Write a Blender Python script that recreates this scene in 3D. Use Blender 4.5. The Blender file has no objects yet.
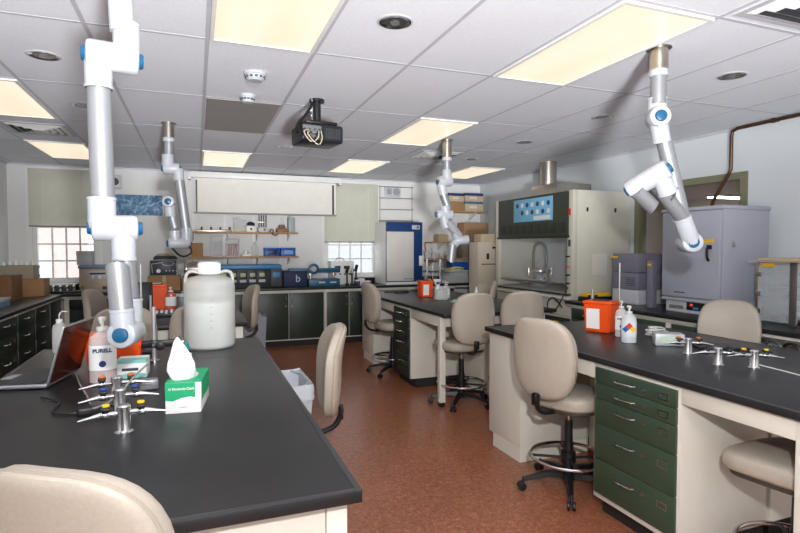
import bpy, bmesh, math, random
from mathutils import Vector, Matrix, Euler
random.seed(7)
SC = bpy.context.scene
COL = SC.collection
PI = math.pi
# ---------------------------------------------------------------- camera
F, YAW, PITCH, HC = 535.4, .36388, .03594, 1.53
fw = Vector((math.sin(YAW)*math.cos(PITCH), math.cos(YAW)*math.cos(PITCH), -math.sin(PITCH)))
rt = Vector((math.cos(YAW), -math.sin(YAW), 0)); upv = rt.cross(fw)
cd = bpy.data.cameras.new('camera'); cam = bpy.data.objects.new('camera', cd); COL.objects.link(cam)
cd.sensor_width = 36; cd.lens = F/800*36; cd.clip_start = .05; cd.clip_end = 200
m = Matrix((rt, upv, -fw)).transposed().to_4x4(); m.translation = (0, 0, HC); cam.matrix_world = m
SC.camera = cam
def at(u, v, y):            # a point of the photograph at room depth y
    d = fw + rt*((u-400)/F) + upv*((266.5-v)/F); d *= y/d.y
    return d.x, HC+d.z
def X(u, y): return at(u, 250, y)[0]
def Z(u, v, y): return at(u, v, y)[1]
def onz(u, v, z):
    d = fw + rt*((u-400)/F) + upv*((266.5-v)/F); d *= (z-HC)/d.z
    return d.x, d.y
# ---------------------------------------------------------------- materials
MATS = {}
def mat(name, col, rough=.5, metal=0, var=0, vscale=8, bump=0, bscale=60, trans=0, ior=1.45, alpha=1, emit=None, es=0, coat=0, spec=.5, stretch=None):
    if name in MATS: return MATS[name]
    M = bpy.data.materials.new(name); M.use_nodes = True; N = M.node_tree.nodes; L = M.node_tree.links
    b = N['Principled BSDF']
    c = (*[((x/255)/12.92 if x/255 <= .04045 else ((x/255+.055)/1.055)**2.4) for x in col], 1)
    b.inputs['Base Color'].default_value = c; b.inputs['Roughness'].default_value = rough; b.inputs['Metallic'].default_value = metal
    b.inputs['Transmission Weight'].default_value = trans; b.inputs['IOR'].default_value = ior; b.inputs['Alpha'].default_value = alpha
    b.inputs['Coat Weight'].default_value = coat; b.inputs['Specular IOR Level'].default_value = spec
    if emit:
        b.inputs['Emission Color'].default_value = (*emit, 1); b.inputs['Emission Strength'].default_value = es
    tc = N.new('ShaderNodeTexCoord'); mp = N.new('ShaderNodeMapping'); L.new(tc.outputs['Object'], mp.inputs[0])
    if stretch: mp.inputs['Scale'].default_value = stretch
    nz = N.new('ShaderNodeTexNoise'); nz.inputs['Scale'].default_value = vscale; nz.inputs['Detail'].default_value = 5
    L.new(mp.outputs[0], nz.inputs['Vector'])
    v = var if var else .03
    rp = N.new('ShaderNodeValToRGB'); L.new(nz.outputs['Fac'], rp.inputs[0])
    rp.color_ramp.elements[0].position = .3; rp.color_ramp.elements[1].position = .7
    rp.color_ramp.elements[0].color = (*[x*(1-v) for x in c[:3]], 1); rp.color_ramp.elements[1].color = (*[min(1, x*(1+v)) for x in c[:3]], 1)
    L.new(rp.outputs[0], b.inputs['Base Color'])
    if bump:
        n2 = N.new('ShaderNodeTexNoise'); n2.inputs['Scale'].default_value = bscale; L.new(mp.outputs[0], n2.inputs['Vector'])
        bp = N.new('ShaderNodeBump'); bp.inputs['Strength'].default_value = bump; bp.inputs['Distance'].default_value = .004
        L.new(n2.outputs['Fac'], bp.inputs['Height']); L.new(bp.outputs[0], b.inputs['Normal'])
    MATS[name] = M; return M
WALL = mat('wall_paint', (220, 220, 218), .75, var=.015, bump=.05)
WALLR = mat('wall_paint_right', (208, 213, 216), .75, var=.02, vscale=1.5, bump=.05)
CEIL = mat('ceiling_tile', (226, 229, 236), .9, var=.035, vscale=70, bump=.35, bscale=220)
GRID = mat('ceiling_grid', (190, 190, 198), .5)
BLACKTOP = mat('black_epoxy', (36, 36, 37), .33, var=.22, vscale=3.5, bump=.12, bscale=500, spec=.4)
TOE = mat('toe_kick', (38, 34, 32), .7)
CREAM = mat('cream_steel', (219, 215, 202), .4, var=.01)
GREEN = mat('green_steel', (55, 72, 56), .38, var=.04)
DKGREEN = mat('dark_green_steel', (42, 50, 42), .4, var=.04)
CHROME = mat('chrome', (215, 215, 216), .16, 1)
STEEL = mat('brushed_steel', (184, 177, 166), .32, 1, var=.08, vscale=30, stretch=(1, 1, .05))
ALU = mat('satin_aluminium', (154, 156, 160), .42, .5, var=.02, vscale=40)
WPLAST = mat('white_plastic', (178, 182, 188), .32, coat=.2)
BLUEKNOB = mat('blue_plastic', (22, 84, 122), .3)
VINYL = mat('beige_vinyl', (174, 164, 150), .45, var=.045, vscale=90, bump=.12, bscale=150)
VINYLD = mat('beige_vinyl_piping', (162, 152, 138), .5)
BPLAST = mat('black_plastic', (24, 24, 26), .4)
DGREY = mat('dark_grey_plastic', (62, 64, 68), .5)
MGREY = mat('grey_plastic', (150, 152, 158), .5)
LGREY = mat('light_grey_plastic', (190, 192, 198), .45)
OVEN = mat('oven_grey_enamel', (166, 168, 180), .42, var=.02)
WHITE = mat('white_enamel', (226, 226, 223), .4)
PAPER = mat('white_paper', (238, 238, 236), .8)
CARD = mat('cardboard', (158, 121, 84), .85, var=.06, vscale=6)
CARD2 = mat('pale_cardboard', (186, 168, 140), .85, var=.05, vscale=6)
BLIND = mat('blind_slat', (206, 206, 194), .6)
ORANGE = mat('orange_plastic', (238, 84, 20), .38)
OLIVE = mat('olive_frame', (122, 122, 96), .5)
WOOD = mat('shelf_wood', (182, 140, 98), .6, var=.12, vscale=12, stretch=(.15, 1, 1))
BLUE = mat('blue_enamel', (28, 74, 140), .4)
NAVY = mat('navy_enamel', (22, 60, 112), .35)
TEAL = mat('teal_enamel', (24, 84, 112), .4, var=.04)
LBLUE = mat('light_blue_panel', (58, 126, 178), .4)
YELLOW = mat('yellow_plastic', (238, 190, 30), .5)
GREENBOX = mat('green_print', (32, 168, 112), .6)
RED = mat('red_print', (208, 36, 36), .5)
GLASS = mat('clear_glass', (225, 232, 234), .05, alpha=.08, spec=.8)
ACRYL = mat('clear_acrylic', (222, 228, 230), .1, alpha=.2, spec=.7)
GEL = mat('clear_gel', (240, 230, 228), .12, alpha=.5)
HDPE = mat('translucent_polyethylene', (240, 242, 238), .4, alpha=.4)
LIQ = mat('cloudy_liquid', (226, 229, 225), .4)
HOODB = mat('hood_beige', (203, 200, 186), .3, var=.02)
HOODG = mat('hood_dark_green', (58, 62, 50), .45)
PIPE = mat('brown_pipe', (88, 62, 44), .35, .6)
PURPLE = mat('purple_print', (92, 74, 150), .6)
AMBER = mat('amber_liquid', (150, 104, 48), .2, trans=.4)
SKYB = mat('pale_blue_print', (118, 176, 208), .6)
# floor: mottled terracotta linoleum
def floor_mat():
    M = bpy.data.materials.new('terracotta_linoleum'); M.use_nodes = True; N = M.node_tree.nodes; L = M.node_tree.links; b = N['Principled BSDF']
    tc = N.new('ShaderNodeTexCoord')
    n1 = N.new('ShaderNodeTexNoise'); n1.inputs['Scale'].default_value = 38; n1.inputs['Detail'].default_value = 8; n1.inputs['Roughness'].default_value = .75; n1.inputs['Distortion'].default_value = 1.2
    L.new(tc.outputs['Object'], n1.inputs['Vector'])
    r = N.new('ShaderNodeValToRGB'); e = r.color_ramp.elements
    e[0].position = .32; e[0].color = (.15, .045, .022, 1); e[1].position = .72; e[1].color = (.60, .27, .155, 1)
    x = e.new(.52); x.color = (.33, .115, .058, 1)
    L.new(n1.outputs['Fac'], r.inputs[0])
    br = N.new('ShaderNodeTexBrick'); br.inputs['Scale'].default_value = 1; br.offset = 0
    br.inputs['Brick Width'].default_value = .3; br.inputs['Row Height'].default_value = .3; br.inputs['Mortar Size'].default_value = .0012
    br.inputs['Color1'].default_value = (1, 1, 1, 1); br.inputs['Color2'].default_value = (.93, .93, .93, 1); br.inputs['Mortar'].default_value = (.72, .72, .72, 1)
    L.new(tc.outputs['Object'], br.inputs['Vector'])
    mx = N.new('ShaderNodeMix'); mx.data_type = 'RGBA'; mx.blend_type = 'MULTIPLY'; mx.inputs[0].default_value = 1
    L.new(r.outputs[0], mx.inputs[6]); L.new(br.outputs['Color'], mx.inputs[7]); L.new(mx.outputs[2], b.inputs['Base Color'])
    b.inputs['Roughness'].default_value = .3
    n2 = N.new('ShaderNodeTexNoise'); n2.inputs['Scale'].default_value = 7; L.new(tc.outputs['Object'], n2.inputs['Vector'])
    bp = N.new('ShaderNodeBump'); bp.inputs['Strength'].default_value = .16; bp.inputs['Distance'].default_value = .01
    L.new(n2.outputs['Fac'], bp.inputs['Height']); L.new(bp.outputs[0], b.inputs['Normal'])
    return M
FLOOR = floor_mat()
def diffuser_mat():
    M = bpy.data.materials.new('lit_diffuser'); M.use_nodes = True; N = M.node_tree.nodes; L = M.node_tree.links; b = N['Principled BSDF']
    b.inputs['Base Color'].default_value = (.25, .23, .2, 1); b.inputs['Roughness'].default_value = .4
    tc = N.new('ShaderNodeTexCoord'); w = N.new('ShaderNodeTexNoise'); w.inputs['Scale'].default_value = 3
    mp = N.new('ShaderNodeMapping'); mp.inputs['Scale'].default_value = (2.2, .12, 1); L.new(tc.outputs['Object'], mp.inputs[0]); L.new(mp.outputs[0], w.inputs['Vector'])
    r = N.new('ShaderNodeValToRGB'); r.color_ramp.elements[0].color = (.88, .75, .55, 1); r.color_ramp.elements[1].color = (.96, .84, .65, 1)
    r.color_ramp.elements[0].position = .35; r.color_ramp.elements[1].position = .65
    L.new(w.outputs['Fac'], r.inputs[0]); L.new(r.outputs[0], b.inputs['Emission Color']); b.inputs['Emission Strength'].default_value = PANEL
    return M
PANEL = .95
DIFF = diffuser_mat()
def poster_mat(name, a, bcol, cc, scale):
    M = bpy.data.materials.new(name); M.use_nodes = True; N = M.node_tree.nodes; L = M.node_tree.links; b = N['Principled BSDF']
    tc = N.new('ShaderNodeTexCoord'); n = N.new('ShaderNodeTexNoise'); n.inputs['Scale'].default_value = scale; n.inputs['Detail'].default_value = 9; n.inputs['Distortion'].default_value = 2
    L.new(tc.outputs['Object'], n.inputs['Vector']); r = N.new('ShaderNodeValToRGB'); e = r.color_ramp.elements
    e[0].position = .36; e[0].color = (*a, 1); e[1].position = .68; e[1].color = (*cc, 1); x = e.new(.5); x.color = (*bcol, 1)
    L.new(n.outputs['Fac'], r.inputs[0]); L.new(r.outputs[0], b.inputs['Base Color']); b.inputs['Roughness'].default_value = .6
    return M
SATMAP = poster_mat('aerial_map_print', (.03, .09, .2), (.09, .22, .38), (.33, .48, .6), 9)
SCREENM = poster_mat('laptop_display', (.02, .006, .004), (.09, .018, .01), (.3, .08, .05), 5)
# ---------------------------------------------------------------- mesh builder
class MB:
    def __init__(s): s.b = bmesh.new()
    def box(s, x0, x1, y0, y1, z0, z1, bev=0, rz=0, seg=2, mtx=None):
        t = bmesh.new(); bmesh.ops.create_cube(t, size=1)
        sx, sy, sz = abs(x1-x0), abs(y1-y0), abs(z1-z0)
        bmesh.ops.scale(t, vec=(sx, sy, sz), verts=t.verts)
        if bev: bmesh.ops.bevel(t, geom=t.edges[:], offset=min(bev, .48*min(sx, sy, sz)), segments=seg, profile=.5, affect='EDGES')
        M = Matrix.Translation(((x0+x1)/2, (y0+y1)/2, (z0+z1)/2)) @ Matrix.Rotation(rz, 4, 'Z')
        if mtx: M = mtx @ M
        return s._add(t, M)
    def _add(s, t, M):
        t.transform(M); mp = {}
        for v in t.verts: mp[v] = s.b.verts.new(v.co)
        for f in t.faces:
            try: s.b.faces.new([mp[v] for v in f.verts])
            except ValueError: pass
        t.free(); return s
    def cyl(s, p0, p1, r0, r1=None, n=24, bev=0, caps=True):
        r1 = r0 if r1 is None else r1; p0 = Vector(p0); p1 = Vector(p1); d = p1-p0; L = d.length
        if bev:
            pr = [(0, 0), (r0-bev, 0), (r0-bev*.3, bev*.3), (r0, bev), (r1, L-bev), (r1-bev*.3, L-bev*.3), (r1-bev, L), (0, L)]
        else: pr = ([(0, 0)] if caps else [])+[(r0, 0), (r1, L)]+([(0, L)] if caps else [])
        return s.lathe(pr, n, Matrix.Translation(p0) @ d.to_track_quat('Z', 'Y').to_matrix().to_4x4())
    def lathe(s, pr, n=28, M=None, sx=1, sy=1):
        M = M or Matrix.Identity(4); rings = []
        for r, z in pr:
            if r < 1e-6: rings.append([s.b.verts.new(M @ Vector((0, 0, z)))])
            else: rings.append([s.b.verts.new(M @ Vector((r*sx*math.cos(2*PI*k/n), r*sy*math.sin(2*PI*k/n), z))) for k in range(n)])
        for a, b in zip(rings, rings[1:]):
            for k in range(n):
                q = [a[k % len(a)], a[(k+1) % len(a)], b[(k+1) % len(b)], b[k % len(b)]]
                u = []
                for v in q:
                    if v not in u: u.append(v)
                if len(u) > 2:
                    try: s.b.faces.new(u)
                    except ValueError: pass
        return s
    def tube(s, pts, r, n=10, closed=False, smooth=0):
        P = [Vector(p) for p in pts]
        for _ in range(smooth):
            Q = [] if closed else [P[0]]
            m_ = len(P)
            for i in range(m_ if closed else m_-1):
                a, b = P[i], P[(i+1) % m_]; Q += [a*.75+b*.25, a*.25+b*.75]
            if not closed: Q.append(P[-1])
            P = Q
        m_ = len(P); rings = []; nrm = None
        for i in range(m_):
            if closed: t = P[(i+1) % m_]-P[i-1]
            else: t = P[min(i+1, m_-1)]-P[max(i-1, 0)]
            t.normalize()
            if nrm is None:
                nrm = t.orthogonal().normalized()
            else:
                nrm = nrm-t*nrm.dot(t)
                nrm = nrm.normalized() if nrm.length > 1e-6 else t.orthogonal().normalized()
            bi = t.cross(nrm); rr = r[i] if isinstance(r, (list, tuple)) else r
            rings.append([s.b.verts.new(P[i]+(nrm*math.cos(2*PI*k/n)+bi*math.sin(2*PI*k/n))*rr) for k in range(n)])
        for i in range(m_ if closed else m_-1):
            a, b = rings[i], rings[(i+1) % m_]
            sh = 0
            if closed and i == m_-1:
                sh = min(range(n), key=lambda q: (a[0].co-b[q].co).length)
            for k in range(n):
                try: s.b.faces.new([a[k], a[(k+1) % n], b[(k+1+sh) % n], b[(k+sh) % n]])
                except ValueError: pass
        if not closed:
            s.b.faces.new(rings[0][::-1]); s.b.faces.new(rings[-1])
        return s
    def prism(s, pts, z0, z1, M=None):
        M = M or Matrix.Identity(4)
        a = [s.b.verts.new(M @ Vector((x, y, z0))) for x, y in pts]; b = [s.b.verts.new(M @ Vector((x, y, z1))) for x, y in pts]
        n = len(pts); s.b.faces.new(a[::-1]); s.b.faces.new(b)
        for k in range(n): s.b.faces.new([a[k], a[(k+1) % n], b[(k+1) % n], b[k]])
        return s
    def quad(s, *p):
        s.b.faces.new([s.b.verts.new(q) for q in p]); return s
    def super(s, c, w, d, h, e1=.5, e2=.5, nu=20, nv=36, fn=None):
        # rounded cushion: thin axis is local y for d, plate in xz
        sp = lambda v, e: math.copysign(abs(v)**e, v)
        rings = []
        for i in range(nu+1):
            a = -PI/2+PI*i/nu
            if i in (0, nu): pts = [(0, sp(math.sin(a), e1)*d/2, 0)]
            else: pts = [(w/2*sp(math.cos(a), e1)*sp(math.cos(o), e2), sp(math.sin(a), e1)*d/2, h/2*sp(math.cos(a), e1)*sp(math.sin(o), e2)) for o in (2*PI*k/nv for k in range(nv))]
            rr = []
            for p in pts:
                p = Vector(p)
                if fn: p = fn(p)
                rr.append(s.b.verts.new(p+Vector(c)))
            rings.append(rr)
        for a, b in zip(rings, rings[1:]):
            for k in range(nv):
                u = []
                for v in (a[k % len(a)], a[(k+1) % len(a)], b[(k+1) % len(b)], b[k % len(b)]):
                    if v not in u: u.append(v)
                if len(u) > 2: s.b.faces.new(u)
        return s
    def build(s, name, m_, parent=None, loc=None, rz=0, angle=32):
        bmesh.ops.recalc_face_normals(s.b, faces=s.b.faces)
        me = bpy.data.meshes.new(name); s.b.to_mesh(me); s.b.free()
        me.materials.append(m_)
        for p in me.polygons: p.use_smooth = True
        me.set_sharp_from_angle(angle=math.radians(angle))
        o = bpy.data.objects.new(name, me); COL.objects.link(o)
        if parent: o.parent = parent
        if loc: o.location = loc
        if rz: o.rotation_euler.z = rz
        return o
def tag(o, label, cat, group=None, kind=None):
    o['label'] = label; o['category'] = cat
    if group: o['group'] = group
    if kind: o['kind'] = kind
    return o
def thing(name, label, cat, loc=(0, 0, 0), rz=0, group=None):
    o = bpy.data.objects.new(name, None); COL.objects.link(o); o.location = loc; o.rotation_euler = (0, 0, rz)
    o.empty_display_size = .05
    return tag(o, label, cat, group)
def struct(name, mb, m_):
    o = mb.build(name, m_); o['kind'] = 'structure'; return o
def kids(o): return [c for c in bpy.data.objects if c.parent == o]
def dup(root, loc, rz, label, group=None):
    r = root.copy(); COL.objects.link(r); r.location = loc; r.rotation_euler = (0, 0, rz); r['label'] = label
    if group: r['group'] = group
    for ch in kids(root):
        c = ch.copy(); COL.objects.link(c); c.parent = r
        for g in kids(ch):
            d = g.copy(); COL.objects.link(d); d.parent = c
    return r
def text(name, s, size, m_, parent, loc, rot, ext=.0006, bold=0):
    cu = bpy.data.curves.new(name, 'FONT'); cu.body = s; cu.size = size; cu.extrude = ext; cu.align_x = 'CENTER'; cu.align_y = 'CENTER'
    if bold: cu.offset = bold
    o = bpy.data.objects.new(name, cu); COL.objects.link(o)
    dg = bpy.context.evaluated_depsgraph_get(); me = bpy.data.meshes.new_from_object(o.evaluated_get(dg))
    bpy.data.objects.remove(o); me.materials.clear(); me.materials.append(m_)
    o = bpy.data.objects.new(name, me); COL.objects.link(o); o.parent = parent; o.location = loc; o.rotation_euler = rot
    return o
WORLD, FLASH, CEIL_FILL, EXPO = 2.2, 66, 270, 0.04
# ---------------------------------------------------------------- room shell
XL, XR, YB, YF, CZ = -2.45, 5.02, 8.95, -2.0, 2.71
struct('floor', MB().box(XL-.1, XR+.1, YF-.1, YB+.1, -.08, 0), FLOOR)
struct('ceiling', MB().box(XL-.1, XR+.1, YF-.1, YB+.1, CZ, CZ+.06), CEIL)
def wall_y(y0, y1, x0, x1, holes, mbx=None):      # wall across x, with holes (x0,x1,z0,z1)
    w = mbx or MB(); xs = x0
    for a, b, c, d in sorted(holes):
        w.box(xs, a, y0, y1, 0, CZ); w.box(a, b, y0, y1, 0, c); w.box(a, b, y0, y1, d, CZ); xs = b
    w.box(xs, x1, y0, y1, 0, CZ); return w
W1 = (-2.16, -1.36, 1.04, 2.6); W2 = (2.06, 2.95, 1.04, 2.58)
struct('wall_back', wall_y(YB, YB+.2, XL-.1, XR+.1, [W1, W2]), WALL)
struct('wall_left', MB().box(XL-.1, XL, YF-.1, YB, 0, CZ), WALL)
W3 = (3.68, 5.1, 1.15, 2.27)
w = MB()
w.box(XR, XR+.1, YF-.1, W3[0], 0, CZ).box(XR, XR+.1, W3[1], YB, 0, CZ).box(XR, XR+.1, W3[0], W3[1], 0, W3[2]).box(XR, XR+.1, W3[0], W3[1], W3[3], CZ)
struct('wall_right', w, WALLR)
FILL_WIN = [(-2.1, -.5, .9, 2.5), (.0, 1.6, .9, 2.5), (2.2, 3.9, .9, 2.5)]  # large unseen openings, added so daylight gives a soft frontal fill
struct('wall_front_fill', wall_y(YF-.2, YF, XL-.1, XR+.1, FILL_WIN), WALL)
# ceiling grid
g = MB()
GX = [.075+.612*k for k in range(-4, 9)]; GY = [3.265+1.2375*k for k in range(-4, 5)]
for x in GX:
    if XL < x < XR: g.box(x-.012, x+.012, YF, YB, CZ-.0016, CZ+.001)
for y in GY:
    if YF < y < YB: g.box(XL, XR, y-.012, y+.012, CZ-.0018, CZ+.001)
g.box(XL, XR, YB-.02, YB, CZ-.02, CZ+.001).box(XR-.02, XR, YF, YB, CZ-.02, CZ+.001).box(XL, XL+.02, YF, YB, CZ-.02, CZ+.001)
struct('trim_1', g, GRID)
# windows
def window(n, x0, x1, z0, z1, y, cols, rows, split=None):
    r = bpy.data.objects.new('window_%d' % n, None); COL.objects.link(r); r['kind'] = 'structure'; r.location = ((x0+x1)/2, y, z0)
    hw = (x1-x0)/2; h = z1-z0; f = MB()
    f.box(-hw, -hw+.05, .02, .12, 0, h).box(hw-.05, hw, .02, .12, 0, h).box(-hw+.05, hw-.05, .02, .12, 0, .05).box(-hw+.05, hw-.05, .02, .12, h-.05, h)
    f.build('window_frame', WHITE, r)
    b = MB()
    for k in range(1, cols): xx = -hw+.05+(2*hw-.1)*k/cols; b.box(xx-.011, xx+.011, .055, .085, .05, h-.05)
    for k in range(1, rows): zz = .05+(h-.1)*k/rows; b.box(-hw+.05, hw-.05, .057, .083, zz-.011, zz+.011)
    b.build('glazing_bars', WHITE, r)
    MB().box(-hw+.04, hw-.04, .068, .074, .04, h-.04).build('pane', GLASS, r)
    MB().box(-hw-.03, hw+.03, -.06, .03, -.035, -.001, .005).build('window_sill', WHITE, r)
    c = MB(); c.box(-hw-.07, -hw, -.015, .0, -.03, h+.07).box(hw, hw+.07, -.015, .0, -.03, h+.07).box(-hw, hw, -.015, .0, h, h+.07)
    c.build('casing', WHITE, r); return r
window(1, *W1, YB+.0, 4, 6)
window(2, *W2, YB+.0, 4, 6)
for i, a in enumerate(FILL_WIN): window(4+i, a[0], a[1], a[2], a[3], YF-.2, 3, 4)  # windows added in the unseen wall for the fill light
r = bpy.data.objects.new('window_3', None); COL.objects.link(r); r['kind'] = 'structure'; r.location = (XR, W3[0], W3[2])
L_ = W3[1]-W3[0]; H_ = W3[3]-W3[2]; f = MB()
f.box(-.02, .1, 0, .07, 0, H_).box(-.02, .1, L_-.07, L_, 0, H_).box(-.02, .1, .07, L_-.07, 0, .07).box(-.02, .1, .07, L_-.07, H_-.07, H_).box(-.02, .1, .88, .97, .07, H_-.07)
f.build('window_frame', OLIVE, r); MB().box(.05, .056, .05, L_-.05, .05, H_-.05).build('pane', GLASS, r)
# the room beyond the inner window and what is outside
nb = MB(); nb.box(XR+9.0, XR+9.1, 1.5, 13, 0, 2.65).box(XR+.1, XR+9.1, 1.4, 1.5, 0, 2.65).box(XR+.1, XR+9.1, 13, 13.1, 0, 2.65).box(XR, XR+.1, YB+.2, 13.1, 0, 2.65)
struct('wall_beyond', nb, WALL)
struct('ceiling_beyond', MB().box(XR+.1, XR+9.1, 1.4, 13.1, 2.65, 2.71), mat('tan_ceiling', (186, 164, 124), .8))
struct('floor_beyond', MB().box(XR+.1, XR+9.1, 1.4, 13.1, -.08, 0), FLOOR)
for yy in (5.6, 8.2):
    t = thing('ceiling_light', 'warm tube light on the tan ceiling seen through the %s pane of the olive-framed window' % ('nearer' if yy < 6 else 'farther'), 'light', (XR+3.2 if yy < 6 else XR+6, yy, 2.65))
    MB().box(-.9, .9, -.15, .15, -.06, 0, .01).build('housing', WHITE, t); MB().box(-.88, .88, -.13, .13, -.075, -.06).build('diffuser', mat('lit_tube', (255, 230, 180), .5, emit=(1, .85, .6), es=15), t)
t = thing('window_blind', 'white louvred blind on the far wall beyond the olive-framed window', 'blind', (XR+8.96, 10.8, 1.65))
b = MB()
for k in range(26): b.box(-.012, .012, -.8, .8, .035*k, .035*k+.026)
b.build('slats', mat('glowing_blind', (238, 240, 238), .5, emit=(1, 1, .97), es=1.2), t); MB().box(-.02, .02, -.82, .82, .92, .96).build('head_rail', WHITE, t)  # slats emit a glow of their own to look brightly lit
# brick building outside window 1
brk = bpy.data.materials.new('brick_wall'); brk.use_nodes = True; N = brk.node_tree.nodes
bt = N.new('ShaderNodeTexBrick'); bt.inputs['Scale'].default_value = 9; bt.inputs['Color1'].default_value = (.82, .5, .45, 1); bt.inputs['Color2'].default_value = (.86, .58, .52, 1); bt.inputs['Mortar'].default_value = (.8, .72, .68, 1)  # brick colours paled to look overexposed
tc = N.new('ShaderNodeTexCoord'); mp = N.new('ShaderNodeMapping'); mp.inputs['Rotation'].default_value = (PI/2, 0, 0)
brk.node_tree.links.new(tc.outputs['Object'], mp.inputs[0]); brk.node_tree.links.new(mp.outputs[0], bt.inputs['Vector']); brk.node_tree.links.new(bt.outputs['Color'], N['Principled BSDF'].inputs['Base Color'])
t = thing('brick_building', 'red brick building with pale windows seen through the left window', 'building', (-4.6, 17, -2))
MB().box(-1.3, 1.15, 0, 4, 0, 6.0).build('facade', brk, t)
for x in (-.75, .1, .8):
    for z in (3.1, 4.6):
        w_ = MB(); w_.box(x-.17, x+.17, -.06, .02, z-.45, z+.3); w_.build('window', WHITE, t)
MB().box(-1.4, 1.25, -.15, 4.1, 6.0, 6.25).build('cornice', WHITE, t)
struct('ground_outside', MB().box(-30, 30, 9.5, 60, -2.1, -2.0), mat('pale_ground', (205, 205, 200), .9))
t = thing('outside_building', 'pale grey building seen faintly through the window behind the incubator', 'building', (5.5, 24, -2))
MB().box(-2.6, 3, 0, 4, 0, 4.6).build('facade', mat('pale_render', (205, 207, 212), .8), t); MB().box(-2.8, 3.2, -.2, 4.2, 4.6, 4.9).build('roof', MGREY, t)
# blinds
def blind(x0, x1, z0, z1, label):
    t = thing('window_blind', label, 'blind', ((x0+x1)/2, YB-.05, z0), 0, 'blinds on the back wall windows')
    hw = (x1-x0)/2; h = z1-z0; b = MB(); n = int(h/.021)
    for k in range(n):
        z = .02+k*(h-.06)/n; b.quad((-hw, .006, z+.022), (hw, .006, z+.022), (hw, -.008, z), (-hw, -.008, z))
    b.build('slats', BLIND, t); MB().box(-hw-.01, hw+.01, -.025, .03, h-.04, h, .004).build('head_rail', WHITE, t)
    MB().box(-hw, hw, -.014, .012, 0, .018, .003).build('bottom_rail', mat('blind_rail', (120, 116, 100), .5), t)
    for x in (-hw*.6, hw*.62): MB().tube([(x, -.012, 0), (x, -.012, h-.03)], .0018, 6).build('ladder_cord', WHITE, t)
    return t
blind(-2.19, -1.33, 1.82, 2.68, 'closed pale green louvred blind over the left window')
blind(2.03, 2.98, 1.61, 2.66, 'closed pale green louvred blind over the window behind the white incubator')
# ceiling lights
def troffer(i, j, label):
    x = (GX[i]+GX[i+1])/2; y = GY[j]+.61875
    t = thing('ceiling_light', label, 'light', (x, y, CZ), 0, 'recessed ceiling light panels')
    f = MB(); a, b = .294, .606
    f.box(-a, -a+.022, -b, b, -.014, -.001).box(a-.022, a, -b, b, -.014, -.001).box(-a+.022, a-.022, -b, -b+.022, -.014, -.001).box(-a+.022, a-.022, b-.022, b, -.014, -.001)
    f.build('frame', WHITE, t); MB().box(-a+.02, a-.02, -b+.02, b-.02, -.009, -.002).build('diffuser', DIFF, t)
gi = lambda x: min(range(len(GX)), key=lambda k: abs(GX[k]-x)); gj = lambda y: min(range(len(GY)), key=lambda k: abs(GY[k]-y))
for x, y, lb in [(.075, 2.03, 'cream lit ceiling panel at the top edge of the photo, above the smoke detectors'), (1.91, 2.03, 'largest lit ceiling panel, beside the steel sleeve of the right extraction arm'),
        (1.91, 4.5, 'lit ceiling panel beside the arm over the middle bench'), (.075, 6.97, 'small lit ceiling panel above the projection screen'),
        (1.91, 6.97, 'lit ceiling panel above the blind behind the incubator'), (3.75, 6.97, 'lit ceiling panel farthest to the right, above the corner shelves'),
        (-1.76, 4.5, 'lit ceiling panel cut by the left edge of the photo'), (-1.76, 6.97, 'lit ceiling panel above the left window blind')]:
    troffer(gi(x), gj(y), lb)
for x in (-1.76, .075, 1.91, 3.75): troffer(gi(x), gj(-.445), 'lit ceiling panel behind the camera')
x0, y0 = .075, 4.5
o = MB().box(x0+.018, x0+.594, y0+.018, y0+1.22, CZ-.008, CZ-.001).build('ceiling_panel', mat('grey_unlit_panel', (148, 144, 140), .45)); tag(o, 'dark grey unlit light panel in the ceiling behind the smoke detectors', 'panel')
# downlights
DL = mat('downlight_reflector', (210, 210, 212), .12, 1)
DIM = mat('dark_lamp_recess', (120, 120, 122), .25, .8)
for x, y, lb in [(-.86, 3.9, 'round recessed downlight nearest the left edge'), (.99, 2.67, 'round recessed downlight at the top centre between the two big lit panels'), (3.46, 2.67, 'round recessed downlight right of the big arm sleeve, nearest on that side'),
        (3.46, 3.93, 'round downlight second in the row running over the right benches'), (3.46, 5.16, 'round downlight third in the row running over the right benches'), (3.46, 6.4, 'round downlight farthest in the row, left of the hood duct'),
        (-.86, 5.13, 'round downlight half hidden behind the upper tube of the near arm'), (.99, 6.4, 'round downlight behind the projector')]:
    t = thing('downlight', lb, 'light', (x, y, CZ), 0, 'round recessed downlights')
    MB().lathe([(.085, -.001), (.096, -.001), (.096, -.003), (.09, -.006), (.085, -.006), (.085, -.001)], 32).build('trim_ring', LGREY, t)
    MB().lathe([(.084, -.0055), (.06, -.003), (.056, -.002)], 32).build('reflector', DL, t)
    MB().cyl((0, 0, -.0042), (0, 0, -.001), .06, n=28).build('recess', DIM, t)
    MB().cyl((0, 0, -.011), (0, 0, -.003), .026, n=20, bev=.003).build('bulb', GLASS, t)
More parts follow.
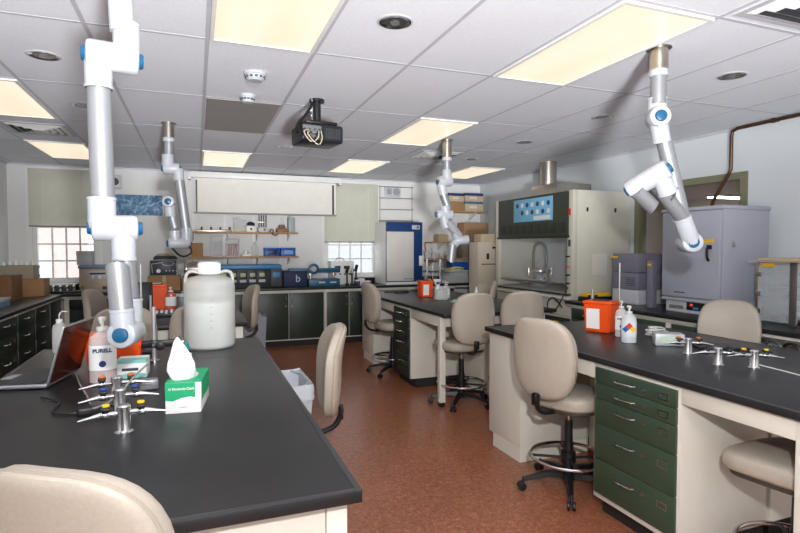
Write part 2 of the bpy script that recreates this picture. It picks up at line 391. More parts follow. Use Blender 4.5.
# small detectors
def detector(x, y, lb, r, h):
    t = thing('smoke_detector', lb, 'detector', (x, y, CZ), 0)
    MB().lathe([(0, -.001), (r, -.001), (r, -h*.3), (r*.92, -h*.38), (0, -h*.38)], 32).build('base', WPLAST, t)
    hd = MB().lathe([(r*.86, -h*.36), (r*.8, -h*.75), (r*.62, -h), (0, -h*1.02)], 32).build('cover', WPLAST, t)
    v = MB()
    for k in range(12):
        a = 2*PI*k/12; v.box(r*.8, r*.86, -.009, .009, -h*.72, -h*.5, mtx=Matrix.Rotation(a, 4, 'Z'))
    v.build('vent_slots', DGREY, hd)
detector(.39, 3.78, 'white round smoke detector nearer the big lit panel', .075, .055)
detector(.39, 4.34, 'smaller white ceiling detector next to the dark grey panel', .06, .06)
def tile_vent(x, y, w, d, lb):
    t = thing('air_vent', lb, 'vent', (x, y, CZ), 0, 'square ceiling air diffusers')
    MB().box(-w/2, w/2, -d/2, d/2, -.006, -.001).build('plate', mat('vent_plate', (188, 188, 194), .5), t)
    s = MB(); q = min(w, d)
    for k in range(4):
        a = q*(.43-.1*k); zt = -.012-.002*k
        for sx in (-1, 1):
            s.quad((sx*a, -a, -.007), (sx*a, a, -.007), (sx*(a-.03), a-.03, zt-.008), (sx*(a-.03), -a+.03, zt-.008))
            s.quad((-a, sx*a, -.007), (a, sx*a, -.007), (a-.03, sx*(a-.03), zt-.008), (-a+.03, sx*(a-.03), zt-.008))
    s.build('louvre', WHITE, t)
    MB().box(-q*.4, q*.4, -q*.4, q*.4, -.0075, -.0065).build('opening', DGREY, t)
tile_vent(2.84, 1.69, .57, .57, 'square louvred air vent in the top right corner of the photo')
tile_vent(-1.44, 6.3, .57, .57, 'square louvred air vent left of the near arm, before the left window light panel')
tile_vent(2.87, 6.3, .57, .57, 'square louvred air vent between the two farthest lit panels')
# skirting
w = MB(); w.box(XL, XL+.012, YF, YB, 0, .1); struct('baseboard_left', w, TOE)
w = MB(); w.box(XR-.012, XR, YF, YB, 0, .1); struct('baseboard_right', w, TOE)
w = MB(); w.box(XL+.012, XR-.012, YB-.012, YB, 0, .1); struct('baseboard_back', w, TOE)
# ---------------------------------------------------------------- light
wd = bpy.data.worlds.new('daylight'); SC.world = wd; wd.use_nodes = True
wd.node_tree.nodes['Background'].inputs[0].default_value = (.9, .95, 1, 1); wd.node_tree.nodes['Background'].inputs[1].default_value = WORLD
def light(kind, name, loc, energy, col, **k):
    l = bpy.data.lights.new(name, kind); l.energy = energy; l.color = col
    for a, b in k.items(): setattr(l, a, b)
    o = bpy.data.objects.new(name, l); COL.objects.link(o); o.location = loc; return o
fl = light('POINT', 'flash_lamp', (.12, -.12, 1.92), FLASH, (.97, .98, 1), shadow_soft_size=.05)
fl.data.use_nodes = True; N = fl.data.node_tree.nodes; fo = N.new('ShaderNodeLightFalloff'); fo.inputs['Strength'].default_value = 1
fl.data.node_tree.links.new(fo.outputs['Linear'], N['Emission'].inputs['Strength'])
up = light('SPOT', 'ceiling_fill', (.3, -1.2, 1.0), CEIL_FILL, (.98, .985, 1), shadow_soft_size=.2, spot_size=math.radians(96), spot_blend=.5)  # unseen upward fill light, added to brighten the ceiling
up.rotation_euler = Vector((.25, 1, 1.05)).to_track_quat('-Z', 'Y').to_euler()
up.data.use_nodes = True; N = up.data.node_tree.nodes; fo = N.new('ShaderNodeLightFalloff'); fo.inputs['Strength'].default_value = 1
up.data.node_tree.links.new(fo.outputs['Linear'], N['Emission'].inputs['Strength'])
SC.view_settings.view_transform = 'Standard'; SC.view_settings.look = 'None'; SC.view_settings.exposure = EXPO; SC.view_settings.gamma = 1
# ---------------------------------------------------------------- benches and cabinets
def worktop(name, label, x0, x1, y0, y1, z=.91, extra=None):
    t = thing(name, label, 'worktop', ((x0+x1)/2, (y0+y1)/2, z-.032))
    a, b = (x1-x0)/2, (y1-y0)/2
    MB().box(-a, a, -b, b, 0, .032, .004).build('slab', BLACKTOP, t)
    l = MB()       # raised marine edge
    for p in ((-a, -a+.018, -b, b), (a-.018, a, -b, b), (-a+.018, a-.018, -b, -b+.018), (-a+.018, a-.018, b-.018, b)): l.box(*p, .0315, .0335, .001)
    if extra:
        for s in extra: l.box(-a+.02, a-.02, s-(y0+y1)/2-.0015, s-(y0+y1)/2+.0015, .0318, .0324)
    l.build('edge', mat('black_epoxy_edge', (50, 50, 52), .35), t); return t
def pull(mb, x, z, w=.1, y=-.02, vert=False):
    if vert: mb.tube([(x, y, z-w/2), (x, y-.028, z-w/2+.012), (x, y-.028, z+w/2-.012), (x, y, z+w/2)], .005, 8, smooth=1)
    else: mb.tube([(x-w/2, y, z), (x-w/2+.012, y-.028, z), (x+w/2-.012, y-.028, z), (x+w/2, y, z)], .005, 8, smooth=1)
def cabinet(name, label, cat, loc, rz, w, d, z1, fronts, green=GREEN, group=None, toe=.1, plain=False):
    t = thing(name, label, cat, loc, rz, group)
    MB().box(0, w, 0, d, toe, z1, .002).build('body', CREAM, t)
    MB().box(.06 if plain else .01, w-.001 if plain else w-.01, .0 if plain else .06, d-.005, 0, toe).build('toe_kick', CREAM if plain else TOE, t)
    for kind, x0, x1, a, b in fronts:
        p = MB().box(x0+.004, x1-.004, -.018, .001, a+.0015, b-.0015, .003).build(kind if kind != 'doorl' else 'door', green, t)
        h = MB(); cw = (x0+x1)/2
        if kind == 'drawer':
            zz = (a+b)/2+(.0 if b-a < .14 else (b-a)*.18); pull(h, cw-.04, zz, min(.13, (x1-x0)*.3)); h.build('handle', CHROME, p)
            if x1-x0 > .4:
                MB().cyl((cw+.08, -.025, zz-.005), (cw+.08, -.015, zz-.005), .009, n=14).build('lock', STEEL, p)
                f = MB(); f.box(x1-.105, x1-.045, -.02, -.0175, zz-.022, zz-.018).box(x1-.105, x1-.045, -.02, -.0175, zz+.008, zz+.012).box(x1-.105, x1-.101, -.02, -.0175, zz-.018, zz+.008).box(x1-.049, x1-.045, -.02, -.0175, zz-.018, zz+.008)
                f.build('label_holder', CHROME, p)
        elif kind in ('door', 'doorl'):
            hx = x1-.045 if kind == 'door' else x0+.045
            pull(h, hx, b-.1, .1, vert=True); h.build('handle', CHROME, p)
            MB().cyl((hx, -.025, b-.2), (hx, -.015, b-.2), .009, n=14).build('lock', STEEL, p)
        elif kind == 'panel': h.b.free()
    return t
def drawers(x0, x1, hs, z1):       # stack from the top
    out = []; z = z1
    for h in hs: out.append(('drawer', x0, x1, z-h, z)); z -= h
    return out
def bench_frame(t, loc, parts):   # parts: (name, x0,x1,y0,y1,z0,z1)
    for n, *b in parts:
        dx, dy, dz = loc[0]-t.location.x, loc[1]-t.location.y, -t.location.z
        b = [b[0]+dx, b[1]+dx, b[2]+dy, b[3]+dy, b[4]+dz, b[5]+dz]
        o = MB().box(*b, .003).build(n, CREAM, t)
        if n == 'leg': MB().box(b[0]+.004, b[1]-.004, b[2]+.004, b[3]-.004, dz, dz+.045, .003).build('foot', BPLAST, o)
# right bench : x 2.10-3.38, y 1.36-3.66
RB = worktop('bench_worktop', 'black epoxy worktop of the right bench carrying the large orange sharps box', 2.10, 3.38, 1.27, 3.66)
cabinet('drawer_cabinet', 'green five-drawer cabinet under the right bench, nearest large one with cream frame', 'cabinet', (2.13, 2.45, 0), -PI/2, .585, .60, .876,
        drawers(.018, .573, (.088, .083, .142, .205, .2), .853))
cabinet('end_cabinet', 'plain cream end cabinet of the right bench behind the drafting chair', 'cabinet', (2.13, 3.63, 0), -PI/2, .43, .60, .876, [], plain=True)
cabinet('back_cabinet', 'cream-backed cabinet on the far side under the right bench', 'cabinet', (3.35, 1.87, 0), PI/2, 1.0, .58, .876, drawers(.02, .98, (.2, .25, .3), .85))
cabinet('back_cabinet', 'cream cabinet on the far side under the right bench near the fume hood', 'cabinet', (3.35, 2.99, 0), PI/2, .64, .58, .876, [('door', .02, .62, .12, .85)])
bench_frame(RB, (2.13, 1.30, 0),
    [('apron', 0, .02, .05, .565, .79, .876), ('leg', 0, .05, 0, .05, .04, .876), ('leg', 1.17, 1.22, 0, .05, .04, .876), ('apron', .05, 1.17, 0, .02, .79, .876), ('apron', 1.2, 1.22, .05, .55, .79, .876)])
bench_frame(RB, (2.13, 2.452, 0),
    [('apron', 0, .02, 0, .745, .78, .876), ('back_panel', .6, .618, .0, .745, .02, .86)])
# left bench : x -.87 - .39, y 1.29-3.78
LB = worktop('bench_worktop', 'large black epoxy worktop of the near left bench with laptop and white carboy', -.87, .39, 1.29, 3.78, extra=[3.16])
cabinet('drawer_cabinet', 'cream drawer cabinet under the middle of the near left bench', 'cabinet', (.36, 1.95, 0), PI/2, .5, .58, .876, drawers(.02, .48, (.12, .17, .2, .24), .85))
cabinet('end_cabinet', 'cream cabinet under the far end of the left bench near the white bin', 'cabinet', (.36, 3.13, 0), PI/2, .62, .58, .876, drawers(.02, .6, (.12, .17, .2, .24), .85))
cabinet('back_cabinet', 'cream cabinet under the left side of the near left bench', 'cabinet', (-.84, 3.75, 0), -PI/2, 1.0, .58, .876, drawers(.02, .98, (.2, .25, .3), .85))
bench_frame(LB, (-.84, 1.33, 0),
    [('leg', 0, .05, 0, .05, .04, .876), ('leg', 1.145, 1.2, 0, .05, .04, .876), ('apron', .05, 1.143, 0.004, .02, .78, .876), ('apron', 1.18, 1.2, .05, .61, .79, .876), ('apron', 0, .02, .05, 1.4, .79, .876), ('apron', 1.18, 1.2, 1.11, 1.79, .79, .876)])
# middle bench : x 2.13-3.38, y 4.45-7.2
MBN = worktop('bench_worktop', 'black worktop of the middle bench with the small orange sharps box', 2.13, 3.38, 4.45, 7.2)
cabinet('drawer_cabinet', 'dark green five-drawer cabinet of the middle bench between two chairs', 'cabinet', (2.16, 5.86, 0), -PI/2, .52, .58, .876, drawers(.022, .498, (.1, .1, .11, .2, .235), .85), DKGREEN)
cabinet('end_cabinet', 'cream end cabinet at the far end of the middle bench', 'cabinet', (2.16, 7.15, 0), -PI/2, .5, .58, .876, [], plain=True)
bench_frame(MBN, (2.16, 4.6, 0),
    [('leg', 0, .06, 0, .06, .04, .876), ('leg', 1.13, 1.19, 0, .06, .04, .876), ('apron', .06, 1.13, 0, .02, .77, .876), ('apron', 0, .02, .06, .735, .77, .876), ('back_panel', .6, .62, .06, .735, .02, .86),
     ('apron', 0, .02, 1.265, 2.045, .77, .876), ('back_panel', .6, .62, 1.265, 2.5, .02, .86)])
# far-left bench : x -.87-.39, y 4.6-7.0
SB_ = worktop('bench_worktop', 'black worktop of the second left bench, behind the white carboy', -.87, .39, 4.58, 7.0)
cabinet('end_cabinet', 'cream cabinet end of the second left bench beside the carboy', 'cabinet', (.36, 4.95, 0), PI/2, .7, .58, .876, drawers(.02, .68, (.1, .1, .2, .3), .85))
bench_frame(SB_, (-.84, 4.63, 0),
    [('leg', 0, .06, 0, .06, .04, .876), ('leg', 1.14, 1.2, 0, .06, .04, .876), ('apron', .06, 1.14, 0, .02, .77, .876), ('leg', 0, .06, 2.28, 2.34, .04, .876), ('leg', 1.14, 1.2, 2.28, 2.34, .04, .876)])
# back counter: front at y 8.2
t = thing('back_counter', 'long black worktop along the back wall', 'worktop', (1.28, 8.56, .875))
MB().box(-3.72, 3.72, -.38, .378, 0, .035, .003).build('slab', BLACKTOP, t); MB().box(-3.72, 3.72, .36, .378, .035, .13, .003).build('backsplash', BLACKTOP, t)
MB().box(-3.72, 3.72, -.355, -.33, -.028, -.001, .002).build('rail', CREAM, t)
bx = [-1.66, -.86, .0, .75, 1.88, 2.65, 3.3, 4.15]
nm = ['between the corner and the beige instrument', 'under the black control box', 'partly behind the carboy', 'left of the cream centre stile', 'right of the cream centre stile',
      'behind the far chair of the middle bench', 'below the wire racks']
for i in range(7):
    a, b = bx[i]+.005, bx[i+1]-.005; w_ = b-a; z1 = .845
    if i in (0,): fr = drawers(.06, w_-.02, (.14, .17, .19, .22), .83)
    elif i in (5, 6): fr = [('drawer', .02, w_/2-.004, .7, .83), ('drawer', w_/2+.004, w_-.02, .7, .83), ('door', .02, w_/2-.004, .12, .695), ('doorl', w_/2+.004, w_-.02, .12, .695)]
    else: fr = [('door', .015, w_/2-.001, .12, .83), ('doorl', w_/2+.001, w_-.015, .12, .83)]
    cabinet('base_cabinet', 'dark green back wall cabinet '+nm[i], 'cabinet', (a, 8.24, 0), 0, w_, .68, z1, fr, DKGREEN)
# left counter: front x -1.68, y 3.6-8.18
t = thing('side_counter', 'black worktop along the left wall ending at the back corner', 'worktop', (-2.055, 5.87, .875))
MB().box(-.39, .405, -2.3, 2.3, 0, .035, .003).build('slab', BLACKTOP, t); MB().box(-.39, -.37, -2.3, 2.3, .035, .13, .003).build('backsplash', BLACKTOP, t)
ys = [3.6, 4.3, 5.0, 5.66, 6.28, 6.91, 7.54, 8.15]
nm = ['nearest the camera', 'second from the camera', 'third from the camera', 'cut by the left edge of the photo', 'left of two full drawer stacks', 'right of two full drawer stacks', 'in the corner, with plain doors']
for i in range(7):
    w_ = ys[i+1]-ys[i]-.01
    fr = drawers(.02, w_-.02, (.17, .18, .19, .2), .85) if i < 6 else [('panel', .02, w_-.02, .12, .85)]
    cabinet('wall_cabinet', 'dark green drawer cabinet on the left wall '+nm[i] if i < 6 else 'dark green plain cabinet in the left back corner', 'cabinet', (-1.68, ys[i]+.005, 0), PI/2, w_, .7, .874, fr, DKGREEN)
# right counter: front x 4.05
t = thing('side_counter', 'black worktop along the right wall under the grey oven', 'worktop', (4.52, 3.14, .875))
MB().box(-.5, .49, -2.0, 2.0, 0, .035, .003).build('slab', BLACKTOP, t)
MB().box(-.47, -.45, -2.0, 2.0, -.03, -.001, .002).build('rail', CREAM, t)
ys = [3.08, 3.72, 4.40, 5.12]
nm = ['right of the beige chair back', 'below the oven control panel', 'behind the white squirt bottle']
for i in range(3):
    w_ = ys[i+1]-ys[i]-.01
    # front faces -x
    cabinet('wall_cabinet', 'dark green drawer cabinet on the right wall '+nm[i], 'cabinet', (4.08, ys[i+1]-.005, 0), -PI/2, w_, .85, .843, drawers(.03, w_-.03, (.13, .17, .2, .22), .83), GREEN)
cabinet('wall_cabinet', 'cream cabinet side under the near part of the right wall counter', 'cabinet', (4.08, 1.75, 0), -PI/2, .55, .85, .843, drawers(.03, .52, (.13, .17, .2, .22), .83), GREEN)
# ---------------------------------------------------------------- drafting chairs
SEATH = .64
def make_chair():
    t = thing('lab_chair', '', 'chair')
    def sf(p): return Vector((p.x*(1+.06*p.y/.22), p.y, p.z))
    mx = Matrix.Rotation(PI/2, 4, 'X')
    def seatf(p): q = Vector((p.x, -p.z, p.y)); return Vector((q.x*(1+.1*(q.y/.24)), q.y, q.z-.018*(q.y/.24)**2*(1 if q.y > 0 else 0)))
    MB().super((0, .02, SEATH-.052), .47, .11, .46, .5, .62, fn=seatf).build('seat', VINYL, t)
    MB().super((0, .02, SEATH-.1), .42, .045, .41, .35, .6, fn=seatf).build('seat_pan', mat('dark_olive_shell', (66, 60, 52), .6), t)
    def backf(p):
        wv = 1-.10*max(0, -p.z/.24)-.05*max(0, p.z/.24)
        return Vector((p.x*wv, p.y+.9*p.x*p.x+(-.045*(p.z/.24)**2 if p.z > 0 else .02*(p.z/.24)**2), p.z))
    bk = MB().super((0, -.312, .875), .425, .085, .48, .42, .62, fn=backf).build('backrest', VINYL, t)
    pts = []
    sp = lambda v, e: math.copysign(abs(v)**e, v)
    for k in range(56):
        o = 2*PI*k/56; p = backf(Vector((.2115*sp(math.cos(o), .62), -.012, .239*sp(math.sin(o), .62)))); pts.append(p+Vector((0, -.312, .875)))
    MB().tube(pts, .0045, 6, closed=True).build('piping', VINYLD, bk)
    b = MB(); b.tube([(0, .0, SEATH-.11), (0, -.18, SEATH-.115), (0, -.32, SEATH-.09), (0, -.36, SEATH-.01), (0, -.352, .675)], .015, 10, smooth=2)
    b.box(-.026, .026, -.366, -.35, SEATH-.04, .672, .005).box(-.09, .09, -.1, .1, SEATH-.13, SEATH-.1, .01)
    b.build('back_bracket', BPLAST, t)
    l = MB(); l.tube([(.06, .02, SEATH-.115), (.17, .05, SEATH-.12), (.24, .06, SEATH-.135)], .006, 8); l.build('lever', BPLAST, t)
    p = MB(); p.cyl((0, 0, .43), (0, 0, SEATH-.11), .014, n=16); p.build('gas_lift', CHROME, t)
    p = MB(); p.cyl((0, 0, .12), (0, 0, .3), .034, .03, n=20).cyl((0, 0, .3), (0, 0, .44), .026, .024, n=20); p.build('column', BPLAST, t)
    r = MB(); r.tube([(.235*math.cos(2*PI*k/40), .235*math.sin(2*PI*k/40), .21) for k in range(40)], .0105, 10, closed=True); rg = r.build('foot_ring', CHROME, t)
    s = MB()
    for k in range(4): a = PI/4+PI/2*k; s.tube([(.03*math.cos(a), .03*math.sin(a), .2), (.23*math.cos(a), .23*math.sin(a), .21)], .009, 8)
    s.cyl((0, 0, .17), (0, 0, .24), .045, n=20); s.build('ring_spokes', BPLAST, rg)
    MB().cyl((0, 0, .07), (0, 0, .13), .048, .04, n=20).build('hub', BPLAST, t)
    for k in range(5):
        a = 2*PI*k/5+.3; c, s_ = math.cos(a), math.sin(a)
        M_ = Matrix.Rotation(a, 4, 'Z')
        lg = MB(); v = [(.03, .105, .026, .04), (.14, .105, .022, .03), (.29, .072, .015, .018)]
        bmv = []
        for (x, z, hw, hh) in v: bmv.append([lg.b.verts.new(M_ @ Vector(q)) for q in ((x, -hw, z-hh*.6), (x, hw, z-hh*.6), (x, hw*.7, z+hh*.4), (x, -hw*.7, z+hh*.4))])
        for A, B in zip(bmv, bmv[1:]):
            for q in range(4): lg.b.faces.new([A[q], A[(q+1) % 4], B[(q+1) % 4], B[q]])
        lg.b.faces.new(bmv[0][::-1]); lg.b.faces.new(bmv[-1])
        lo = lg.build('leg', BPLAST, t, angle=50)
        w = MB()
        for sy in (-.016, .016): w.cyl((.3*c-(sy-.009)*s_, .3*s_+(sy-.009)*c, .027), (.3*c-(sy+.009)*s_, .3*s_+(sy+.009)*c, .027), .026, n=18, bev=.004)
        w.cyl((.3*c, .3*s_, .03), (.285*c, .285*s_, .085), .008, n=10)
        w.build('caster', BPLAST, lo)
    return t
proto = make_chair(); GRP = 'beige vinyl drafting chairs at the lab benches'
CH = [((2.19, 2.75, 0), -70, 'whole beige drafting chair at the right bench, left of the large green drawers'),
      ((2.41, 4.64, 0), -5, 'beige drafting chair at the near end of the middle bench, beside the cream leg'),
      ((2.22, 6.08, 0), -84, 'beige drafting chair seen side-on at the far left of the middle bench'),
      ((2.98, 4.63, 0), -14, 'beige chair whose back shows just behind the far end of the right bench'),
      ((3.16, 5.95, 0), 70, 'small distant beige chair back in front of the tall beige machine near the fume hood'),
      ((3.62, 2.80, 0), 124, 'beige chair back standing between the right bench and the grey oven'),
      ((2.43, 1.52, 0), 3, 'chair at the near end of the right bench, only its seat showing'),
      ((-.075, 1.45, 0), -33, 'large beige chair back in the bottom left foreground'),
      ((-.58, 1.55, 0), -4, 'chair back cut by the bottom left corner of the photo'),
      ((.37, 2.84, 0), 84, 'beige chair back rising beside the right edge of the near left bench'),
      ((.27, 6.05, 0), 100, 'distant chair back leaning at the second left bench, right of the carboy'),
      ((-.66, 5.95, 0), -104, 'distant chair back in front of the beige instrument by the left window'),
      ((-.50, 4.50, 0), 4, 'chair back behind the pink sanitizer bottle and near arm tip'),
      ((.04, 4.52, 0), -4, 'chair back just left of the white carboy')]
for i, (lo, rz, lb) in enumerate(CH):
    if i == 0: o = proto; o.location = lo; o.rotation_euler.z = math.radians(rz); o['label'] = lb; o['group'] = GRP
    else: dup(proto, lo, math.radians(rz), lb, GRP)
# waste bins
def bin_(loc, m_, lb, w, d, h, liner):
    t = thing('waste_bin', lb, 'bin', loc); b = MB(); th = .006
    def loop(z, s): return [(sx*(w/2*s), sy*(d/2*s), z) for sx, sy in ((-1, -1), (1, -1), (1, 1), (-1, 1))]
    L0, L1, L2, L3 = loop(0, .8), loop(h, 1), loop(h, .95), loop(.01, .77)
    vs = [[b.b.verts.new(p) for p in L] for L in (L0, L1, L2, L3)]
    for A, B in zip(vs, vs[1:]):
        for k in range(4): b.b.faces.new([A[k], A[(k+1) % 4], B[(k+1) % 4], B[k]])
    b.b.faces.new(vs[0][::-1]); b.b.faces.new(vs[3]); b.build('body', m_, t)
    r = MB(); r.tube([(-w/2, -d/2, h), (w/2, -d/2, h), (w/2, d/2, h), (-w/2, d/2, h)], .008, 8, closed=True, smooth=1); r.build('rim', m_, t)
    if liner:
        l = MB(); L1, L2, L3 = loop(h-.09, 1.04), loop(h+.012, 1.03), loop(h*.45, .85)
        vs = [[l.b.verts.new(p) for p in L] for L in (L1, L2, L3)]
        for A, B in zip(vs, vs[1:]):
            for k in range(4): l.b.faces.new([A[k], A[(k+1) % 4], B[(k+1) % 4], B[k]])
        l.b.faces.new(vs[-1]); bmesh.ops.subdivide_edges(l.b, edges=l.b.edges[:], cuts=4, use_grid_fill=True)
        for v in l.b.verts: v.co += Vector((random.uniform(-1, 1), random.uniform(-1, 1), random.uniform(-1, 1)))*.005
        l.build('liner', mat('bin_liner', (214, 218, 226), .35), t, angle=60)
bin_((.60, 3.86, 0), mat('white_bin', (200, 204, 212), .5), 'white lined waste bin between the left bench and the chair beside it', .27, .52, .58, True)
bin_((.66, 6.95, 0), MGREY, 'grey waste bin at the far end of the second left bench', .28, .5, .68, False)
# ---------------------------------------------------------------- extraction arms
def joint(t, c, axis, half, r, socks):
    c = Vector(c); a = Vector(axis).normalized()
    m_ = MB().cyl(c-a*half, c+a*half, r, n=28, bev=r*.28)
    for off, d, ln, rr in socks:
        p = c+a*off; d = Vector(d).normalized(); m_.cyl(p, p+d*ln, rr*1.02, rr, n=28); 
        m_.cyl(p+d*(ln-.012), p+d*ln, rr*1.05, n=28, bev=.003)
    j = m_.build('elbow_joint', WPLAST, t)
    for s in (-1, 1): MB().cyl(c+a*s*(half-.002), c+a*s*(half+.014), r*.55, r*.5, n=24, bev=.004).build('knob', BLUEKNOB, j)
    return j
def tubep(t, a, b, r, nm='arm_tube', m_=None):
    return MB().cyl(a, b, r, n=28).build(nm, m_ or ALU, t)
def mount(t, top, bot, r=.052, ang=True):
    MB().cyl((0, 0, top-.001), (0, 0, bot), r, n=32).build('ceiling_sleeve', STEEL, t)
    MB().cyl((0, 0, top-.001), (0, 0, top-.006), r*1.35, n=32).build('ceiling_ring', STEEL, t)
    MB().cyl((0, 0, bot+.012), (0, 0, bot-.03), r*1.02, n=32, bev=.006).build('collar', WPLAST, t)
def hood(t, p, d, r, ln, cut=.08):     # round nozzle with an obliquely cut mouth
    p = Vector(p); d = Vector(d).normalized(); M_ = d.to_track_quat('Z', 'Y').to_matrix().to_4x4(); M_.translation = p
    m_ = MB(); n = 32; R = []
    for rr, z, sl in ((r, 0, 0), (r, ln-cut, cut), (r*.93, ln-cut, cut), (r*.93, .01, 0)):
        R.append([m_.b.verts.new(M_ @ Vector((rr*math.cos(2*PI*k/n), rr*math.sin(2*PI*k/n), z+sl*(.5+.5*math.cos(2*PI*k/n))))) for k in range(n)])
    for A, B in zip(R, R[1:]):
        for k in range(n): m_.b.faces.new([A[k], A[(k+1) % n], B[(k+1) % n], B[k]])
    m_.b.faces.new(R[-1]); return m_.build('nozzle', ALU, t)
r = .042
# arm over the near left bench
t = thing('extraction_arm', 'nearest white articulated extraction arm hanging over the near left bench, largest of the four', 'extraction arm', (-.25, 2.2, CZ), 0, 'ceiling extraction arms')
mount(t, 0, -.16)
tubep(t, (0, 0, -.16), (.01, 0, -.4), .041, m_=WPLAST)
joint(t, (-.022, .0, -.495), (1, .12, -.02), .086, .052, [(.045, (0, 0, 1), .13, .045), (-.046, (0, 0, -1), .12, .045)])
tubep(t, (-.068, -.005, -.6), (-.062, .0, -1.03), .0395)
joint(t, (-.024, .0, -1.11), (1, .1, .0), .076, .047, [(-.042, (0, 0, 1), .11, .046), (.026, (0, 0, -1), .12, .041)])
tubep(t, (.004, .01, -1.2), (.014, .02, -1.44), .038)
joint(t, (.010, -.03, -1.49), (-.2, -1, 0), .066, .05, [(-.044, (0, 0, 1), .12, .041), (.032, (-.06, 0, 1), .09, .04)])
hood(t, (-.0, -.06, -1.43), (-.07, 0, 1), .039, .2, .05)
# arm over the second left bench
t = thing('extraction_arm', 'white extraction arm folded over the second left bench, left of the projection screen', 'extraction arm', (-.23, 5.58, CZ), 0, 'ceiling extraction arms')
mount(t, 0, -.15)
tubep(t, (0, 0, -.17), (0, 0, -.3), 0.044)
joint(t, (.02, 0, -.43), (1, 0, 0), .075, 0.056, [(-.03, (0, 0, 1), .13, 0.052), (.06, (.05, 0, -1), .11, 0.049)])
tubep(t, (.085, 0, -.5), (.145, 0, -1.03), 0.046)
joint(t, (.08, 0, -1.14), (1, .1, .06), .1, 0.058, [(.07, (-.05, 0, 1), .14, 0.052), (-.03, (-.1, 0, 1), .12, 0.049)])
tubep(t, (.045, -.03, -1.0), (.01, -.03, -.84), 0.043)
joint(t, (-.005, -.04, -.75), (-.1, -1, 0), .06, 0.056, [(0, (.1, 0, -1), .14, 0.049)])
b = MB(); b.tube([(.02, -.06, -1.19), (.1, -.08, -1.28), (.2, -.05, -1.24), (.17, -.03, -1.16)], .009, 8, smooth=2); b.build('handle_loop', BPLAST, t)
# arm over the middle bench
t = thing('extraction_arm', 'white extraction arm zigzagging over the middle bench before the corner shelves', 'extraction arm', (2.6, 5.37, CZ), 0, 'ceiling extraction arms')
mount(t, 0, -.2)
tubep(t, (0, 0, -.2), (0, 0, -.36), 0.044)
joint(t, (-.03, 0, -.46), (1, .1, .12), .085, 0.056, [(.03, (0, 0, 1), .13, 0.052), (-.05, (.25, 0, -1), .14, 0.049)])
tubep(t, (-.06, 0, -.56), (.02, 0, -.76), 0.046)
joint(t, (-.03, 0, -.82), (1, -.1, .0), .095, 0.056, [(.02, (-.2, 0, 1), .1, 0.052), (-.02, (.3, 0, -1), .15, 0.052)])
tubep(t, (.0, -.02, -.9), (.14, -.03, -1.06), 0.049, m_=MGREY)
joint(t, (.17, -.03, -1.1), (1, -.3, .1), .08, 0.050, [(-.03, (-.6, 0, 1), .1, 0.048), (-.04, (-.5, 0, -.45), .12, 0.046)])
hood(t, (.05, -.04, -1.15), (-.1, 0, -1), .045, .2, .06)
# arm over the right bench
t = thing('extraction_arm', 'white extraction arm in front of the grey oven, over the right bench', 'extraction arm', (2.58, 2.46, CZ), 0, 'ceiling extraction arms')
mount(t, 0, -.14)
tubep(t, (0, 0, -.15), (0, 0, -.33), 0.044)
AX = Vector((-.50, -.86, .0))
joint(t, (0, 0, -.41), AX, .06, 0.063, [(-.02, (0, 0, 1), .12, 0.055), (.0, (.22, -.02, -1), .15, 0.051)])
tubep(t, (.035, 0, -.5), (.235, 0, -1.07), 0.045)
joint(t, (.245, -.02, -1.15), AX, .075, 0.062, [(-.03, (-.3, .0, 1), .15, 0.051), (.04, (-.55, 0, 1), .17, 0.051)])
tubep(t, (.17, -.06, -1.03), (-.06, -.06, -.82), 0.041)
joint(t, (-.13, -.06, -.79), (.42, -.75, .45), .125, 0.058, [(.07, (.5, 0, -.85), .13, 0.052)])
hood(t, (-.19, -.03, -.85), (.85, 0, -.6), .043, .2, .05)
text('maker_mark', 'ALSIDENT', .022, BPLAST, t, (.03, -.104, -.87), (PI/2, -.95, 0))
# ---------------------------------------------------------------- projector
t = thing('projector', 'black ceiling projector on a short pole with looped cables', 'projector', (.92, 4.29, CZ), math.radians(8))
MB().cyl((0, 0, 0), (0, 0, -.02), .06, n=24).cyl((0, 0, -.01), (0, 0, -.2), .032, n=20).build('pole', BPLAST, t)
MB().box(-.13, .13, -.12, .12, -.215, -.19, .008).build('mount_plate', BPLAST, t)
MB().box(-.168, .168, -.15, .15, -.36, -.22, .022, seg=3).build('body', mat('projector_black', (30, 33, 36), .35), t)
v = MB()
for k in range(9): v.box(.02+.014*k, .026+.014*k, -.153, -.149, -.33, -.25)
v.build('air_grille', DGREY, t)
MB().cyl((-.02, .15, -.29), (-.02, .175, -.29), .045, n=24).build('lens', BPLAST, t)
pn = MB(); pn.box(-.17, -.02, -.154, -.149, -.345, -.24); po = pn.build('socket_panel', mat('socket_grey', (96, 100, 102), .5), t)
v = MB()
for q in range(7): v.cyl((-.155+.02*q, -.158, -.27-.03*(q % 2)), (-.155+.02*q, -.152, -.27-.03*(q % 2)), .006, n=10)
v.build('sockets', BPLAST, po)
wc = mat('pale_cable', (206, 196, 170), .5)
for k in range(5):
    a = .03*k
    MB().tube([(-.15+a*.8, -.156, -.27-.01*k), (-.2+a*.3, -.21, -.3), (-.16+a, -.22, -.38-.012*k), (-.08+a*.6, -.2, -.35), (-.05+a*.3, -.156, -.28)], .004, 6, smooth=2).build('cable', wc if k % 2 else BPLAST, t)
MB().tube([(-.04, -.03, -.01), (-.09, -.06, -.12), (-.2, -.08, -.24), (-.2, -.12, -.3)], .012, 8, smooth=2).build('cable', BPLAST, t)
c = MB()
